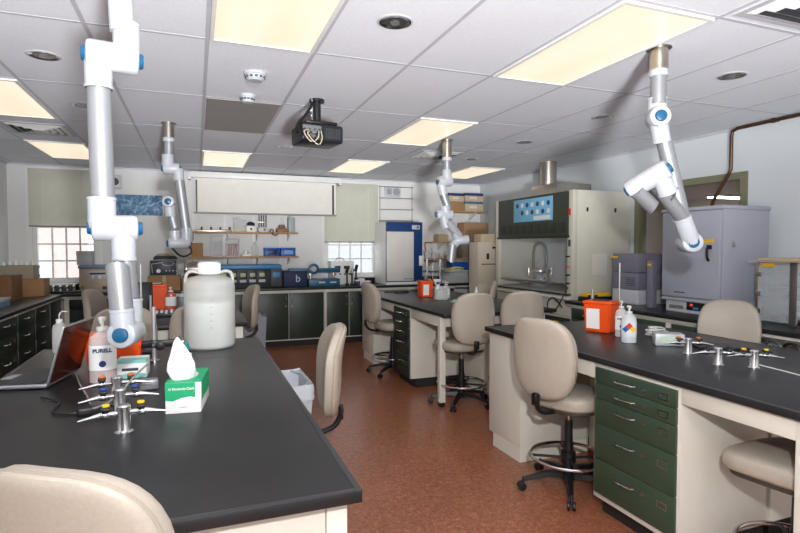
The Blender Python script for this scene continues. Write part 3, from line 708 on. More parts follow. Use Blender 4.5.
for k in range(9):
    z = -.02-.022*k; d = (.006, 0) if k % 2 else (0, .006)
    c.tube([(-.055+d[0]*math.cos(o), -.04+d[1]*math.cos(o), z+.015*math.sin(o)) for o in (2*PI*j/10 for j in range(10))], .0028, 6, closed=True)
c.build('chain', CHROME, t)
# screen
t = thing('projection_screen', 'pulled down white projection screen with its white roller case on the back wall', 'projection screen', (1.09, 8.77, 2.06))
MB().box(-1.16, 1.16, -.06, .06, .53, .625, .015).build('case', WHITE, t); MB().box(-1.1, 1.1, -.004, .0, .0, .54).build('fabric', mat('screen_fabric', (226, 223, 216), .7), t)
e = MB(); e.box(1.04, 1.07, -.006, -.004, .0, .5); e.build('border', BPLAST, t); e = MB(); e.box(-1.085, -1.06, -.006, -.004, .0, .5); e.build('border', BPLAST, t)
MB().cyl((-1.11, 0, 0), (1.11, 0, 0), .014, n=14).build('weight_bar', mat('bar_grey', (150, 146, 140), .4), t)
for x in (-1.17, 1.17): MB().box(x-.02, x+.02, -.05, .1, .5, .61, .005).build('bracket', WHITE, t)
# speaker square, map poster, rack on the back wall
x = X(116.5, YB); z = Z(116, 182, YB)
t = thing('wall_speaker', 'small square grey speaker on the back wall above the blue map', 'speaker', (x, YB-.03, z)); MB().box(-.085, .085, -.02, .028, -.1, .1, .008).build('case', LGREY, t); MB().cyl((0, -.026, 0), (0, -.018, 0), .055, n=24).build('grille', DGREY, t)
t = thing('map_poster', 'blue aerial map poster on the back wall behind the near arm', 'poster', (-.83, YB-.006, 2.18)); MB().box(-.36, .36, -.002, .004, -.17, .135).build('sheet', SATMAP, t); MB().box(-.34, .0, -.004, .003, -.24, -.172).build('caption_strip', WALL, t)
x0, x1 = X(379, YB), X(411, YB); z1, z0 = Z(395, 187.5, YB), Z(395, 221, YB)
t = thing('wall_rack', 'steel rod rack fixed on the back wall above the incubator', 'rack', (x0, YB-.05, z0)); f = MB(); w_ = x1-x0; h = z1-z0
for x in (0, w_): f.tube([(x, 0, -.06), (x, 0, h+.02)], .008, 8)
f.build('upright', mat('rod_grey', (150, 148, 140), .4, .6), t); f = MB()
for k in range(4): f.tube([(-.02, -.01, h*k/3), (w_+.02, -.01, h*k/3)], .007, 8)
f.build('rods', MATS['rod_grey'], t); f = MB()
for x in (0, w_): f.cyl((x, .0, 0), (x, .048, 0), .006).cyl((x, .0, h), (x, .048, h), .006)
f.build('standoffs', MATS['rod_grey'], t)
t = thing('wall_speaker', 'grey speaker box behind the rod rack above the incubator', 'speaker', (X(393, YB), YB-.03, Z(393, 192, YB)))
MB().box(-.16, .13, -.012, .026, -.09, .08, .006).build('case', LGREY, t); MB().cyl((.05, -.018, 0), (.05, -.01, 0), .065, n=24).build('grille', MGREY, t); MB().box(-.13, -.04, -.014, -.011, -.05, .05).build('label_plate', MGREY, t)
# pipe on the right wall
t = thing('wall_pipe', 'brown metal pipe running down the right wall behind the oven', 'pipe', (4.95, 3.8, 1.9)); MB().tube([(0, -1.8, .79), (0, -.05, .79), (0, .0, .77), (0, .01, .72), (0, .01, .4), (0, .03, .36), (0, .2, .1), (0, .21, .05), (0, .215, .012)], .017, 12).build('pipe_run', PIPE, t)
for y in (-1.2, -.4): MB().cyl((0, y-.015, .79), (0, y+.015, .79), .024).box(-.01, .066, y-.008, y+.008, .78, .8).build('clamp', PIPE, t)
# ---------------------------------------------------------------- shelves
def shelf(x0, x1, z, d, lb, wd=WOOD, brk=()):
    t = thing('wall_shelf', lb, 'shelf', ((x0+x1)/2, YB-d/2, z-.02)); a = (x1-x0)/2
    MB().box(-a, a, -d/2, d/2-.002, 0, .02, .002).build('board', wd, t)
    for x in brk: MB().prism([(d/2-.002, 0), (-d/2+.04, 0), (-d/2+.04, -.015), (d/2-.02, -.12), (d/2-.002, -.12)], x-.006, x+.006, Matrix(((0, 0, 1, 0), (1, 0, 0, 0), (0, 1, 0, 0), (0, 0, 0, 1)))).build('bracket', WHITE, t)
    return t
SA, SB = Z(250, 232, 8.66), Z(250, 256.5, 8.66)
shelf(-.12, 1.55, SA, .29, 'upper wooden shelf on the back wall below the projection screen', brk=(-.75, -.25, .2, .7))
shelf(-.12, 1.55, SB, .29, 'lower wooden shelf on the back wall with the two blue boxes', brk=(-.75, -.25, .2, .7))
for x, w_ in ((.14, 'first'), (.6, 'second'), (1.04, 'third'), (1.46, 'last')):
    tag(MB().box(-.012, .012, -.004, .004, 0, 1.0).build('shelf_rail', WHITE, loc=(x-.17, YB-.006, 1.05)), w_+' from the left of the four white wall rails behind the long shelves', 'shelf rail', 'white wall rails')
SC1, SC2, SC3 = Z(460, 211, 8.62), Z(460, 242, 8.62), Z(450, 258.5, 8.62)
shelf(X(447, 8.62), 5.0, SC1, .33, 'top wooden corner shelf with blue-lidded storage boxes', brk=(-.3, .2))
shelf(X(432, 8.62), 5.0, SC2, .33, 'middle wooden corner shelf with the long cardboard box', brk=(-.3, .3))
shelf(X(423, 8.62), 5.0, SC3, .33, 'lowest wooden corner shelf above the glassware', brk=(-.4, .3))
# ---------------------------------------------------------------- things on the benches
T = .9105; TM = .9435-.0005        # top of slab / a hair above the raised rim is not used
T = .911
RX = PI/2
def sharps(loc, rz, s, lb, note=True, ws=1, hs=1):
    t = thing('sharps_container', lb, 'sharps container', loc, rz); w, d, h = .17*s*ws, .15*s, .2*s*hs
    b = MB(); L0 = [(-w/2*.9, -d/2*.9), (w/2*.9, -d/2*.9), (w/2*.9, d/2*.9), (-w/2*.9, d/2*.9)]
    lo = [b.b.verts.new((x, y, .0)) for x, y in L0]; hi = [b.b.verts.new((x/.9, y/.9, h)) for x, y in L0]
    b.b.faces.new(lo[::-1]); b.b.faces.new(hi)
    for k in range(4): b.b.faces.new([lo[k], lo[(k+1) % 4], hi[(k+1) % 4], hi[k]])
    bmesh.ops.bevel(b.b, geom=b.b.edges[:], offset=.008*s, segments=2, affect='EDGES'); b.build('body', ORANGE, t)
    MB().box(-w/2*1.04, w/2*1.04, -d/2*1.04, d/2*1.04, h-.004, h+.014*s, .004).build('lid', ORANGE, t)
    MB().box(-w*.28, w*.28, -d*.2, d*.2, h+.014*s, h+.019*s, .002).build('opening', BPLAST, t)
    if note:
        M_ = Matrix.Rotation(.045, 4, 'X')
        MB().box(-w*.36, w*.12, -d/2*.985-.002, -d/2*.985, h*.14, h*.84, mtx=M_).build('paper_label', PAPER, t)
    return t
def pump_bottle(loc, rz, lb, r, h, body, label_m=PAPER, txt=None, nfpa=False, liquid=None):
    t = thing('pump_bottle', lb, 'bottle', loc, rz)
    MB().lathe([(0, 0), (r*.9, 0), (r, r*.1), (r, h*.62), (r*.92, h*.7), (r*.42, h*.78), (r*.36, h*.8), (0, h*.8)], 32, sy=.72).build('body', body, t)
    if liquid: MB().lathe([(0, .003), (r*.86, .003), (r*.93, r*.12), (r*.93, h*.5), (0, h*.5)], 28, sy=.72).build('liquid', liquid, t)
    MB().lathe([(r*1.012, h*.2), (r*1.012, h*.58)], 32, sy=.74).build('label', label_m, t)
    MB().cyl((0, 0, h*.79), (0, 0, h*.85), r*.44, n=20, bev=.002).build('collar', WHITE, t)
    p = MB(); p.cyl((0, 0, h*.84), (0, 0, h*.95), r*.12, n=12).tube([(0, r*.1, h*.965), (0, -r*.4, h*.965), (0, -r*1.15, h*.945)], r*.14, 10, smooth=1); p.cyl((0, 0, h*.94), (0, 0, h), r*.3, n=16, bev=.003); p.build('pump', WHITE, t)
    if txt:
        text('brand_lettering', txt, r*.42, NAVY, t, (0, -r*.75, h*.5), (RX, 0, 0), bold=.001)
        MB().cyl((0, -r*.745, h*.3), (0, -r*.752, h*.3), r*.26, n=20).build('emblem', NAVY, t)
    if nfpa:
        q = r*.46
        for nm, m_, dx, dz in (('blue', BLUE, -1, 0), ('red', RED, 0, 1), ('yellow', YELLOW, 1, 0), ('white', WHITE, 0, -1)):
            cx, cz = dx*q, h*.38+dz*q; o = MB(); yy = -r*.755
            o.b.faces.new([o.b.verts.new(p) for p in ((cx-q, yy, cz), (cx, yy, cz-q), (cx+q, yy, cz), (cx, yy, cz+q))]); ob = o.build('hazard_diamond', m_, t); ob['label'] = nm+' quarter of the hazard diamond'
    return t
def squirt(loc, rz, lb, r, h, m_=HDPE, cap=WHITE):
    t = thing('squirt_bottle', lb, 'bottle', loc, rz)
    MB().lathe([(0, 0), (r*.92, 0), (r, r*.15), (r, h*.58), (r*.85, h*.68), (r*.42, h*.74), (0, h*.74)], 28).build('body', m_, t)
    MB().cyl((0, 0, h*.72), (0, 0, h*.83), r*.46, n=20, bev=.003).build('cap', cap, t)
    MB().tube([(0, 0, h*.82), (0, 0, h*.95), (r*.3, 0, h*1.03), (r*1.1, 0, h*1.0)], r*.09, 8, smooth=2).build('nozzle', cap, t); return t
def turret(loc, rz, knob, lb):
    t = thing('gas_tap', lb, 'gas tap', loc, rz, 'chrome twin gas taps')
    MB().lathe([(0, 0), (.03, 0), (.03, .004), (.024, .007), (.022, .012), (.022, .088), (.018, .094), (0, .094)], 28).build('post', CHROME, t)
    for s in (-1, 1):
        v = MB(); v.cyl((0, 0, .067), (s*.045, -.006, .067), .009, n=16).cyl((s*.04, -.006, .067), (s*.068, -.008, .068), .0135, n=16, bev=.003).cyl((s*.052, -.007, .067), (s*.052, -.007, .088), .008, n=14)
        v.cyl((s*.066, -.008, .068), (s*.095, -.011, .064), .0095, .0065, n=14).cyl((s*.095, -.011, .064), (s*.132, -.014, .058), .0055, .0035, n=12); vo = v.build('valve', CHROME, t)
        MB().box(s*.052-.014, s*.052+.014, -.04, .014, .084, .095, .003).build('handle', BPLAST, vo)
        MB().cyl((s*.052, -.007, .093), (s*.052, -.007, .102), .0115, n=20, bev=.002).build('index_button', knob, vo)
    return t
for (u, v), kn, lb in [((124, 432), YELLOW, 'chrome gas tap with yellow buttons on the left bench, nearest the camera'), ((120, 413), mat('blue_button', (40, 80, 170), .4), 'chrome gas tap with blue buttons in the middle of three on the left bench'), ((117, 399), mat('orange_button', (222, 120, 50), .4), 'chrome gas tap with orange buttons, farthest of three on the left bench')]:
    x, y = onz(u, v, T); turret((x, y, T), .12, kn, lb)
for (u, v), kn, lb in [((688, 354), MATS['orange_button'], 'chrome gas tap with orange buttons on the right bench beside the grey box'), ((718, 365), BPLAST, 'chrome gas tap with black buttons, middle of three on the right bench'), ((754, 368), YELLOW, 'chrome gas tap with yellow buttons, rightmost on the right bench')]:
    x, y = onz(u, v, T); turret((x, y, T), -.55, kn, lb)
# laptop
t = thing('laptop', 'open laptop with dark red-brown lid at the left end of the near bench', 'laptop', (-.585, 2.88, T), math.radians(-11))
sv = mat('laptop_silver', (172, 174, 178), .3, .7)
MB().box(-.25, 0, -.17, .17, .004, .022, .006).build('base', sv, t)
k = MB()
for a in range(6):
    for b in range(14): k.box(-.045-.024*a-.009, -.045-.024*a+.009, -.145+.0215*b-.009, -.145+.0215*b+.009, .0225, .025, .001)
MB().box(-.244, -.012, -.164, .164, .0218, .0226).build('keyboard_deck', BPLAST, t)
ko = k.build('keyboard', DGREY, t); ko['kind'] = 'stuff'
MB().box(-.243, -.198, -.05, .05, .0221, .0228, .001).build('touchpad', MGREY, t)
M_ = Matrix.Translation((0, 0, .018)) @ Matrix.Rotation(math.radians(15), 4, 'Y')
MB().box(-.002, .008, -.17, .17, 0, .265, .004, mtx=M_).build('lid', sv, t)
MB().box(.0082, .0092, -.164, .164, .006, .259, .0004, mtx=M_).build('lid_back', mat('lid_brown', (72, 34, 26), .16, .1, var=.1), t)
MB().box(-.0035, -.002, -.155, .155, .02, .25, mtx=M_).build('screen', BPLAST, t)
b = MB()
for yy in (-.14, -.05, .03): b.box(-.2+.0, -.19, yy-.1, yy+.02, 0, .005)
b.b.free()
for yy in (-.12, .12): MB().box(-.23, -.02, yy-.01, yy+.01, 0, .005).build('foot', BPLAST, t)
x, y = onz(60, 352, T); squirt((x, y, T), .4, 'translucent squirt bottle behind the laptop lid', .038, .235)
sharps((-.41, 3.2, T), 0, 1.1, 'orange sharps container behind the large sanitizer bottle, near arm tip', False, 1.45, .68)
x, y = onz(106, 383, T); pump_bottle((x-.015, y+.03, T), .1, 'large clear sanitizer pump bottle beside the laptop on the left bench', .056, .30, GEL, txt='PURELL', liquid=mat('pink_gel', (236, 198, 190), .15, trans=.8, ior=1.2))
# white and green carton
t = thing('wipes_box', 'small white and teal carton behind the gas taps on the left bench', 'box', (-.29, 2.86, T), -.05)
MB().box(-.065, .065, -.06, .06, 0, .085, .002).build('carton', PAPER, t); MB().box(-.0655, .0655, -.0605, .0, .07, .0855).build('teal_band', mat('teal_print', (140, 200, 190), .6), t); MB().box(-.04, .03, -.0612, -.0602, .035, .048).build('lettering_bar', DGREY, t)
t2 = MB(); t2.prism([(-.065, .0), (.065, .0), (.065, .018), (.0, .03), (-.065, .012)], -.0612, -.0604, Matrix(((1, 0, 0, 0), (0, 0, 1, 0), (0, 1, 0, 0), (0, 0, 0, 1)))); t2.build('teal_wave', MATS['teal_print'], t)
# tissue box with raised tissue
def tissue_box(loc, rz, lb, s=1, big=True):
    t = thing('tissue_box', lb, 'tissue box', loc, rz); w, d, h = .125*s, .24*s, .115*s
    MB().box(-w/2, w/2, -d/2, d/2, 0, h, .0015).build('carton', PAPER, t)
    R_ = Matrix(((1, 0, 0, 0), (0, 0, 1, 0), (0, 1, 0, 0), (0, 0, 0, 1)))
    g_ = MB(); pts = [(-w/2, h*.995), (-w/2, h*.44), (-w*.3, h*.4), (-w*.05, h*.5), (w*.2, h*.54), (w*.34, h*.5), (w*.34, h*.995)]
    g_.prism(pts, -d/2-.001, -d/2-.0002, R_); g_.box(-w/2-.0008, w/2+.0008, -d/2, d/2, h*.999, h+.0008); g_.box(w/2+.0002, w/2+.001, -d/2+.02*s, d/2, h*.35, h); g_.build('green_print', GREENBOX, t)
    if big: text('brand_lettering', '\u2299 Kimberly-Clark', .0125, PAPER, t, (-.006, -d/2-.0014, h*.8), (RX, 0, 0), bold=.0002); text('small_lettering', 'professional', .006, MGREY, t, (.0, -d/2-.0014, h*.2), (RX, 0, 0))
    MB().lathe([(0, h+.0012), (w*.3, h+.0012)], 24, sy=1.9).build('slot', WHITE, t)
    f = MB(); n = 18; hh = [0, .03, .06, .1, .135, .16]; rr = [.034, .043, .04, .028, .014, .002]
    R = []
    for j, (z, r_) in enumerate(zip(hh, rr)):
        R.append([f.b.verts.new(((r_*1.1*math.cos(2*PI*k/n)*(1+.22*math.sin(5*2*PI*k/n+j*.5)) - .014 - .012*z/.13)*s, -.055*s+r_*.75*math.sin(2*PI*k/n)*(1+.22*math.cos(3*2*PI*k/n+j))*s, h+.001+z*s+(.01*s*math.sin(4*PI*k/n) if j in (4,) else 0))) for k in range(n)])
    for A, B in zip(R, R[1:]):
        for k in range(n): f.b.faces.new([A[k], A[(k+1) % n], B[(k+1) % n], B[k]])
    f.build('tissue', mat('tissue_paper', (246, 246, 246), .9), t, angle=70); return t
tissue_box((-.035, 2.255, T), -.14, 'green and white tissue box with a pulled tissue beside the gas taps')
# teal cap bottle
t = thing('dropper_bottle', 'small bottle with teal cap beside the carboy foot', 'bottle', (X(186, 3.15), 3.15, T), .5)
MB().cyl((0, 0, 0), (0, 0, .055), .022, n=24, bev=.004).build('body', BPLAST, t); MB().cyl((-.0, 0, .055), (-.012, 0, .1), .014, .011, n=18, bev=.004).build('cap', mat('teal_cap', (20, 150, 140), .4), t); MB().lathe([(.0225, .01), (.0225, .04)], 24).build('label', PAPER, t)
# clamp stand with black clamps
def stand(loc, rz, h, lb, clamp=True, base=True, r=.006):
    t = thing('clamp_stand', lb, 'stand', loc, rz)
    MB().box(-.06, .06, -.05, .1, 0, .012, .004).build('base', DGREY, t) if base else MB().cyl((0, 0, 0), (0, 0, .012), .03, n=24).build('base', CHROME, t)
    MB().cyl((0, 0, .01), (0, 0, h), r, n=12).build('rod', mat('matte_rod', (176, 176, 176), .45, .6), t)
    if clamp:
        c = MB(); z = .1; c.box(-.02, .02, -.02, .02, z-.02, z+.02, .005).box(-.1, .12, -.015, .015, z-.02, z+.018, .006).cyl((-.09, -.02, z), (-.09, .02, z), .026, n=16, bev=.003).cyl((.03, -.03, z-.01), (.03, .02, z-.01), .024, n=16, bev=.003)
        c.build('clamp', BPLAST, t); MB().cyl((.12, 0, z), (.15, 0, z), .012, n=14).cyl((.13, 0, z), (.13, 0, z+.035), .007, n=10).build('screw', CHROME, t); MB().cyl((0, -.02, z), (0, -.045, z), .008, n=12).build('screw', CHROME, t)
    return t
x, y = onz(153, 366, T); stand((x, y+.1, T), 0, .30, 'chrome post with black clamp in the middle of the left bench', base=False, r=.012)
x, y = onz(142, 352, T); stand((x, y, T), 0, .52, 'tall thin rod stand behind the near arm tip', clamp=False)
# carboy
x, y = onz(209, 350, T); y += .13; 
t = thing('carboy', 'large white translucent carboy of cloudy liquid on the left bench', 'carboy', (x+.01, y, T)); H = Z(209, 262, y)-T
k = H/.47
MB().lathe([(0, .0), (.132, 0), (.143, .014), (.144, .03), (.144, .335), (.14, .357), (.125, .376), (.095, .39), (.06, .397), (.05, .4), (.05, .41), (0, .41)], 48, Matrix.Diagonal((k*.94, k*.94, k, 1))).build('body', HDPE, t)
MB().lathe([(0, .005), (.13, .005), (.139, .02), (.139, .25), (0, .25)], 40, Matrix.Diagonal((k*.94, k*.94, k, 1))).build('liquid', LIQ, t)
c = MB(); c.lathe([(0, .405), (.058, .405), (.058, .45), (.056, .468), (.05, .472), (0, .472)], 36, Matrix.Scale(k, 4))
for q in range(28): a = 2*PI*q/28; c.cyl((.058*k*math.cos(a), .058*k*math.sin(a), .41*k), (.058*k*math.cos(a), .058*k*math.sin(a), .462*k), .0022, n=6)
c.build('screw_cap', WHITE, t)
for s in (-1, 1): MB().tube([(s*.045*k, -.0, .405*k), (s*.075*k, -.0, .42*k), (s*.108*k, 0, .418*k), (s*.122*k, 0, .395*k), (s*.124*k, 0, .35*k)], .009*k, 10, smooth=2).build('handle', HDPE, t)
gm = MB()
for q in range(11): gm.box(-.02, -.012+(.01 if q % 2 else 0), -.137*k, -.135*k, .07*k+.021*q, .0715*k+.021*q)
gm.build('graduations', MGREY, t); text('volume_mark', '20L', .012, MGREY, t, (-.03, -.1372*k, .31*k), (RX, 0, 0)); 
tx = MB()
for q in range(5): tx.box(-.002, .012, -.137*k, -.135*k, .12*k+.042*q*1.0, .1216*k+.042*q)
tx.build('written_marks', DGREY, t)
# loose cables on the left bench
cb = mat('grey_cable', (150, 148, 142), .5)
def cable(lb, pts, m_, r, sm=2, nm='cable'):
    p0 = pts[0]; o = MB().tube([(a-p0[0], b-p0[1], c-p0[2]) for a, b, c in pts], r, 8, smooth=sm).build(nm, m_); o.location = p0; tag(o, lb, 'cable'); return o
cable('pale cable running from the laptop to the gas taps', [(-.56, 3.0, T+.006), (-.5, 2.75, T+.006), (-.44, 2.55, T+.006), (-.38, 2.32, T+.006), (-.36, 2.2, T+.03), (-.3, 2.3, T+.03), (-.24, 2.38, T+.1), (-.2, 2.5, T+.12)], cb, .004)
cable('black cable looping on the left bench in front of the laptop', [(-.6, 2.55, T+.006), (-.5, 2.45, T+.006), (-.52, 2.3, T+.006), (-.45, 2.25, T+.006), (-.38, 2.28, T+.006), (-.42, 2.42, T+.03)], BPLAST, .004)
t = thing('power_adapter', 'flat black adapter block lying left of the near gas tap', 'adapter', (-.37, 2.26, T), .3); MB().box(-.05, .05, -.03, .03, 0, .028, .006).build('case', BPLAST, t); MB().tube([(.05, 0, .014), (.08, .01, .012), (.12, .03, .005)], .004, 8, smooth=1).build('lead', BPLAST, t)
t = thing('pressure_sensor', 'small silver sensor block between the orange-button and blue-button gas taps', 'sensor', (-.2, 2.56, T), .1); MB().box(-.038, .038, -.025, .025, 0, .045, .008).build('case', ALU, t); MB().cyl((-.038, 0, .03), (-.048, 0, .03), .012, n=16).build('end_cap', MATS['orange_button'], t)
# second left bench
x, y = onz(162, 312, T); sharps((x-.06, 5.9, T), 0, 1.15, 'orange sharps container on the second left bench', False)
pump_bottle((X(170, 5.7), 5.7, T), 0, 'pink sanitizer pump bottle beside the orange box on the second left bench', .05, .23, mat('pink_body', (232, 120, 100), .2, trans=.4), txt=None)
squirt((X(181, 5.6), 5.6, T), 0, 'grey squirt bottle right of the pink sanitizer on the second left bench', .035, .19, mat('grey_bottle', (150, 156, 156), .3, trans=.2))
t = thing('tube_rack', 'black and white tube rack lying on the second left bench', 'rack', (X(168, 5.2), 5.25, T)); MB().box(-.17, .17, -.08, .08, 0, .03, .004).build('base', BPLAST, t); b = MB()
for i in range(8):
    for j in range(4):
        if (i+j) % 2: b.cyl((-.145+.041*i, -.06+.04*j, .028), (-.145+.041*i, -.06+.04*j, .05), .012, n=12)
b.build('tubes', WHITE, t)
t = thing('display_panel', 'black tilted panel standing on the second left bench beside the rod', 'panel', (X(141, 5.3), 5.35, T), .2)
MB().box(-.1, .09, -.01, .01, 0, .3, .004, mtx=Matrix.Rotation(-.12, 4, 'X')).build('panel', BPLAST, t); MB().box(-.07, .06, .0, .12, 0, .012, .003).build('foot', BPLAST, t)
stand((X(130, 5.0)+.02, 5.0, T), 0, .42, 'thin rod stand on the second left bench beside the near arm', clamp=False)
x, y = onz(152, 322, T); stand((x, 4.75, T), 0, .23, 'short chrome stand at the near edge of the second left bench', clamp=False, base=False, r=.01)
# middle bench
x, y = onz(423, 297, T); sharps((2.68, 6.15, T), 0, .95, 'smaller orange sharps container on the middle bench')
t = thing('spray_bottle', 'white spray bottle with blue head beside the small orange container', 'bottle', (2.72, 5.85, T), .3)
MB().lathe([(0, 0), (.045, 0), (.048, .01), (.046, .11), (.03, .15), (.014, .18), (0, .18)], 24, sy=.7).build('body', mat('white_bottle', (228, 230, 232), .35), t)
MB().cyl((0, 0, .175), (0, 0, .2), .016, n=16).build('collar', BLUE, t); MB().box(-.065, .035, -.014, .014, .2, .235, .008).box(-.05, -.035, -.008, .008, .165, .205, .004).build('spray_head', WHITE, t)
pump_bottle((2.85, 5.9, T), 0, 'grey-white pump bottle right of the spray bottle on the middle bench', .05, .2, GEL)
t = thing('plastic_jug', 'white plastic jug standing in front of the spray bottle on the middle bench', 'jug', (2.68, 5.68, T)); MB().box(-.07, .07, -.05, .05, 0, .13, .02).cyl((.0, 0, .125), (.0, 0, .155), .022, n=18).build('body', HDPE, t); MB().tube([(.02, 0, .14), (.06, 0, .15), (.075, 0, .12), (.065, 0, .08)], .008, 8, smooth=1).build('handle', HDPE, t)
tissue_box((2.98, 5.45, T), 1.1, 'small green tissue carton on the middle bench behind the chair', .62, False)
t = thing('wrapper_pile', 'crumpled green and clear wrapper pile on the middle bench', 'wrapper', (2.78, 5.4, T)); b = MB()
for q in range(7): b.box(-.12+.04*q, -.07+.04*q, -.05+.02*(q % 3), .0+.02*(q % 3), 0, .02+.012*(q % 2), .006, rz=q*.7)
b.build('wrapper', mat('pale_green_wrap', (150, 196, 178), .35), t)
x, y = onz(394, 293, T); cable('black cable coiled on the far end of the middle bench', [(2.4, 6.9, T+.006), (2.6, 6.95, T+.006), (2.75, 6.8, T+.006), (2.6, 6.65, T+.006), (2.45, 6.75, T+.006), (2.65, 6.9, T+.012), (2.9, 6.95, T+.006)], BPLAST, .006)
# right bench
sharps((2.80, 3.16, T), -1.12, 1.2, 'large orange sharps container on the right bench', True, 1.0, .87)
stand((X(620, 3.22), 3.22, T), 0, .5, 'tall thin rod stand behind the sanitizer on the right bench', clamp=False)
stand((X(593, 3.55), 3.55, T), 0, .27, 'short chrome post behind the large orange container', clamp=False, base=False, r=.013)
x, y = onz(623, 338, T); pump_bottle((x+.03, y+.05, T), -.7, 'clear sanitizer pump bottle beside the large orange container', .040, .25, GEL, txt='PURELL')
x, y = onz(631, 343, T); pump_bottle((x, y+.02, T), -.7, 'small milky pump bottle with a coloured hazard diamond on the right bench', .046, .24, mat('milky_bottle', (226, 230, 232), .3, trans=.3), label_m=mat('milky_label', (220, 226, 230), .4), nfpa=True)
for lb, r_, z_ in (('white cable coil between the pump bottles and the grey box', .075, 0), ('smaller white cable coil lying on the larger one', .055, .02)):
    x, y = 2.99, 2.83; pts = [(x+r_*math.cos(a*.5)*(1+.08*math.sin(a*1.7)), y+r_*.9*math.sin(a*.5), T+.006+z_+.0012*a) for a in range(34)]; cable(lb, pts, mat('white_cable', (222, 222, 218), .4), .0045, 1)
t = thing('junction_box', 'small grey metal box beside the gas taps on the right bench', 'box', (2.80, 2.56, T), -.62)
MB().box(-.085, .085, -.06, .06, 0, .075, .005).build('case', mat('pale_metal_box', (186, 190, 192), .4, .2), t); MB().box(-.06, .04, -.0615, -.06, .02, .06).build('label_plate', mat('pale_green_label', (190, 210, 190), .6), t)
t = thing('clipboard', 'flat black pad lying behind the gas taps on the right bench', 'pad', (3.02, 2.38, T), -.5); MB().box(-.15, .15, -.09, .09, 0, .012, .003).build('pad', BPLAST, t); MB().box(-.13, .13, -.075, .075, .0121, .013).build('cover', DGREY, t)
cable('thin white cable from the rightmost gas tap off the near end', [(2.745, 1.93, T+.004), (2.72, 1.75, T+.004), (2.67, 1.6, T+.004), (2.66, 1.4, T+.004), (2.66, 1.3, T+.004)], MATS['white_cable'], .003)
# ---------------------------------------------------------------- fume hood
HX, HY0, HY1 = 4.16, 5.18, 6.92
t = thing('fume_hood', 'large fume hood with dark green front panel and glass sash on the right wall', 'fume hood', (HX, HY0, 0))
D = XR-HX-.01; W_ = HY1-HY0
MB().box(.055, D, 0, .03, .7, 2.21, .002).build('side_panel', HOODB, t)
MB().box(0, D, W_-.03, W_, .7, 2.21, .002).build('side_panel', HOODB, t)
MB().box(-.01, .06, .0, .1, .86, 2.21, .006).build('front_post', HOODB, t)
MB().box(-.01, .06, W_-.1, W_, .86, 2.21, .006).build('front_post', HOODB, t)
MB().box(D-.03, D, .03, W_-.03, .86, 2.19).build('back_panel', mat('hood_liner', (205, 208, 206), .4), t)
MB().box(.05, D, .03, W_-.03, 2.17, 2.2).build('top_panel', HOODB, t)
MB().box(-.025, .02, .07, W_-.1, 1.67, 2.2, .006).build('header_panel', HOODG, t)
gr = MB()
for k in range(9): gr.box(-.03, -.024, .12+.165*k, .26+.165*k, 1.71, 1.83, .001)
gr.build('vent_grille', mat('hood_grille', (44, 48, 40), .5), t)
MB().box(-.035, .03, .06, W_-.08, 1.645, 1.675, .006).build('sash_rail', mat('rail_dark', (36, 38, 34), .4), t)
MB().box(.03, .036, .1, W_-.1, 1.1, 1.68).build('sash_glass', GLASS, t)
MB().box(.02, .045, .1, W_-.1, 1.07, 1.1, .004).build('sash_handle', STEEL, t)
MB().box(-.05, D-.03, .03, W_-.03, .95, .985, .006).build('work_surface', mat('hood_top', (150, 148, 142), .4), t)
MB().box(-.09, .03, .0, W_, .9, .945, .02).build('airfoil_sill', HOODB, t); MB().box(.0, .05, .0, W_, .7, .898, .004).build('apron', HOODB, t)
MB().box(-.055, -.0, .02, W_-.02, .955, .975, .004).build('sill_bar', BPLAST, t)
for z, m_, in ((1.95, RED), (1.58, DGREY), (1.42, BPLAST), (1.3, ORANGE), (1.2, BPLAST), (1.1, BPLAST)):
    k_ = MB()
    if z > 1.5: k_.box(-.022, -.008, .035, .07, z-.04, z+.04, .004)
    else: k_.cyl((-.01, .05, z), (-.045, .05, z), .008, n=12).cyl((-.045, .03, z), (-.045, .07, z), .009, n=10)
    k_.build('service_valve' if z < 1.5 else 'switch_plate', m_, t)
for y, z in ((.62, 1.86),):
    MB().box(-.034, -.026, .36, 1.22, 1.87, 2.17, .001).build('poster', mat('hood_poster', (122, 182, 212), .5), t)
for k in range(7):
    for j, z in ((0, 2.09), (1, 1.99)):
        if j and k > 5: continue
        MB().cyl((-.034, .44+.115*k, z), (-.0365, .44+.115*k, z), .032, n=20).build('poster_icon', WHITE if (k+j) % 2 else NAVY, t)
MB().box(-.0362, -.034, .4, .75, 1.885, 1.935).build('poster_caption', WHITE, t)
for x_, z in ((.2, 1.98), (.62, 1.98)): MB().box(x_-.014, x_+.014, -.004, .001, z-.025, z+.025, .001).build('cover_plug', BPLAST, t)
MB().box(.28, .5, -.0015, .001, 1.2, 1.45).build('service_plate', mat('plate_light', (216, 214, 204), .3), t)
# base cabinets of the hood
cabinet('hood_cabinet', 'dark green base cabinet under the fume hood with a yellow label', 'cabinet', (4.2, HY1-.02, 0), -PI/2, W_-.04, .8, .69, [('door', .03, .85, .12, .67), ('doorl', .86, W_-.07, .12, .67)], DKGREEN)
bs = MB(); bs.box(-.004, .004, -.05, .05, -.018, .018); o = bs.build('caution_label', YELLOW, loc=(4.172, 5.5, .6)); tag(o, 'yellow caution label on the green cabinet below the fume hood', 'label')
# hood duct
t = thing('exhaust_duct', 'stainless duct and plenum box on top of the fume hood', 'duct', (4.56, 6.2, 2.21))
MB().box(-.11, .44, -.33, .26, .0, .17, .004).build('plenum', STEEL, t); MB().cyl((.03, .06, .17), (.03, .06, .5), .115, n=40).build('duct', STEEL, t); MB().cyl((.03, .06, .19), (.03, .06, .205), .12, n=40).build('duct_band', STEEL, t)
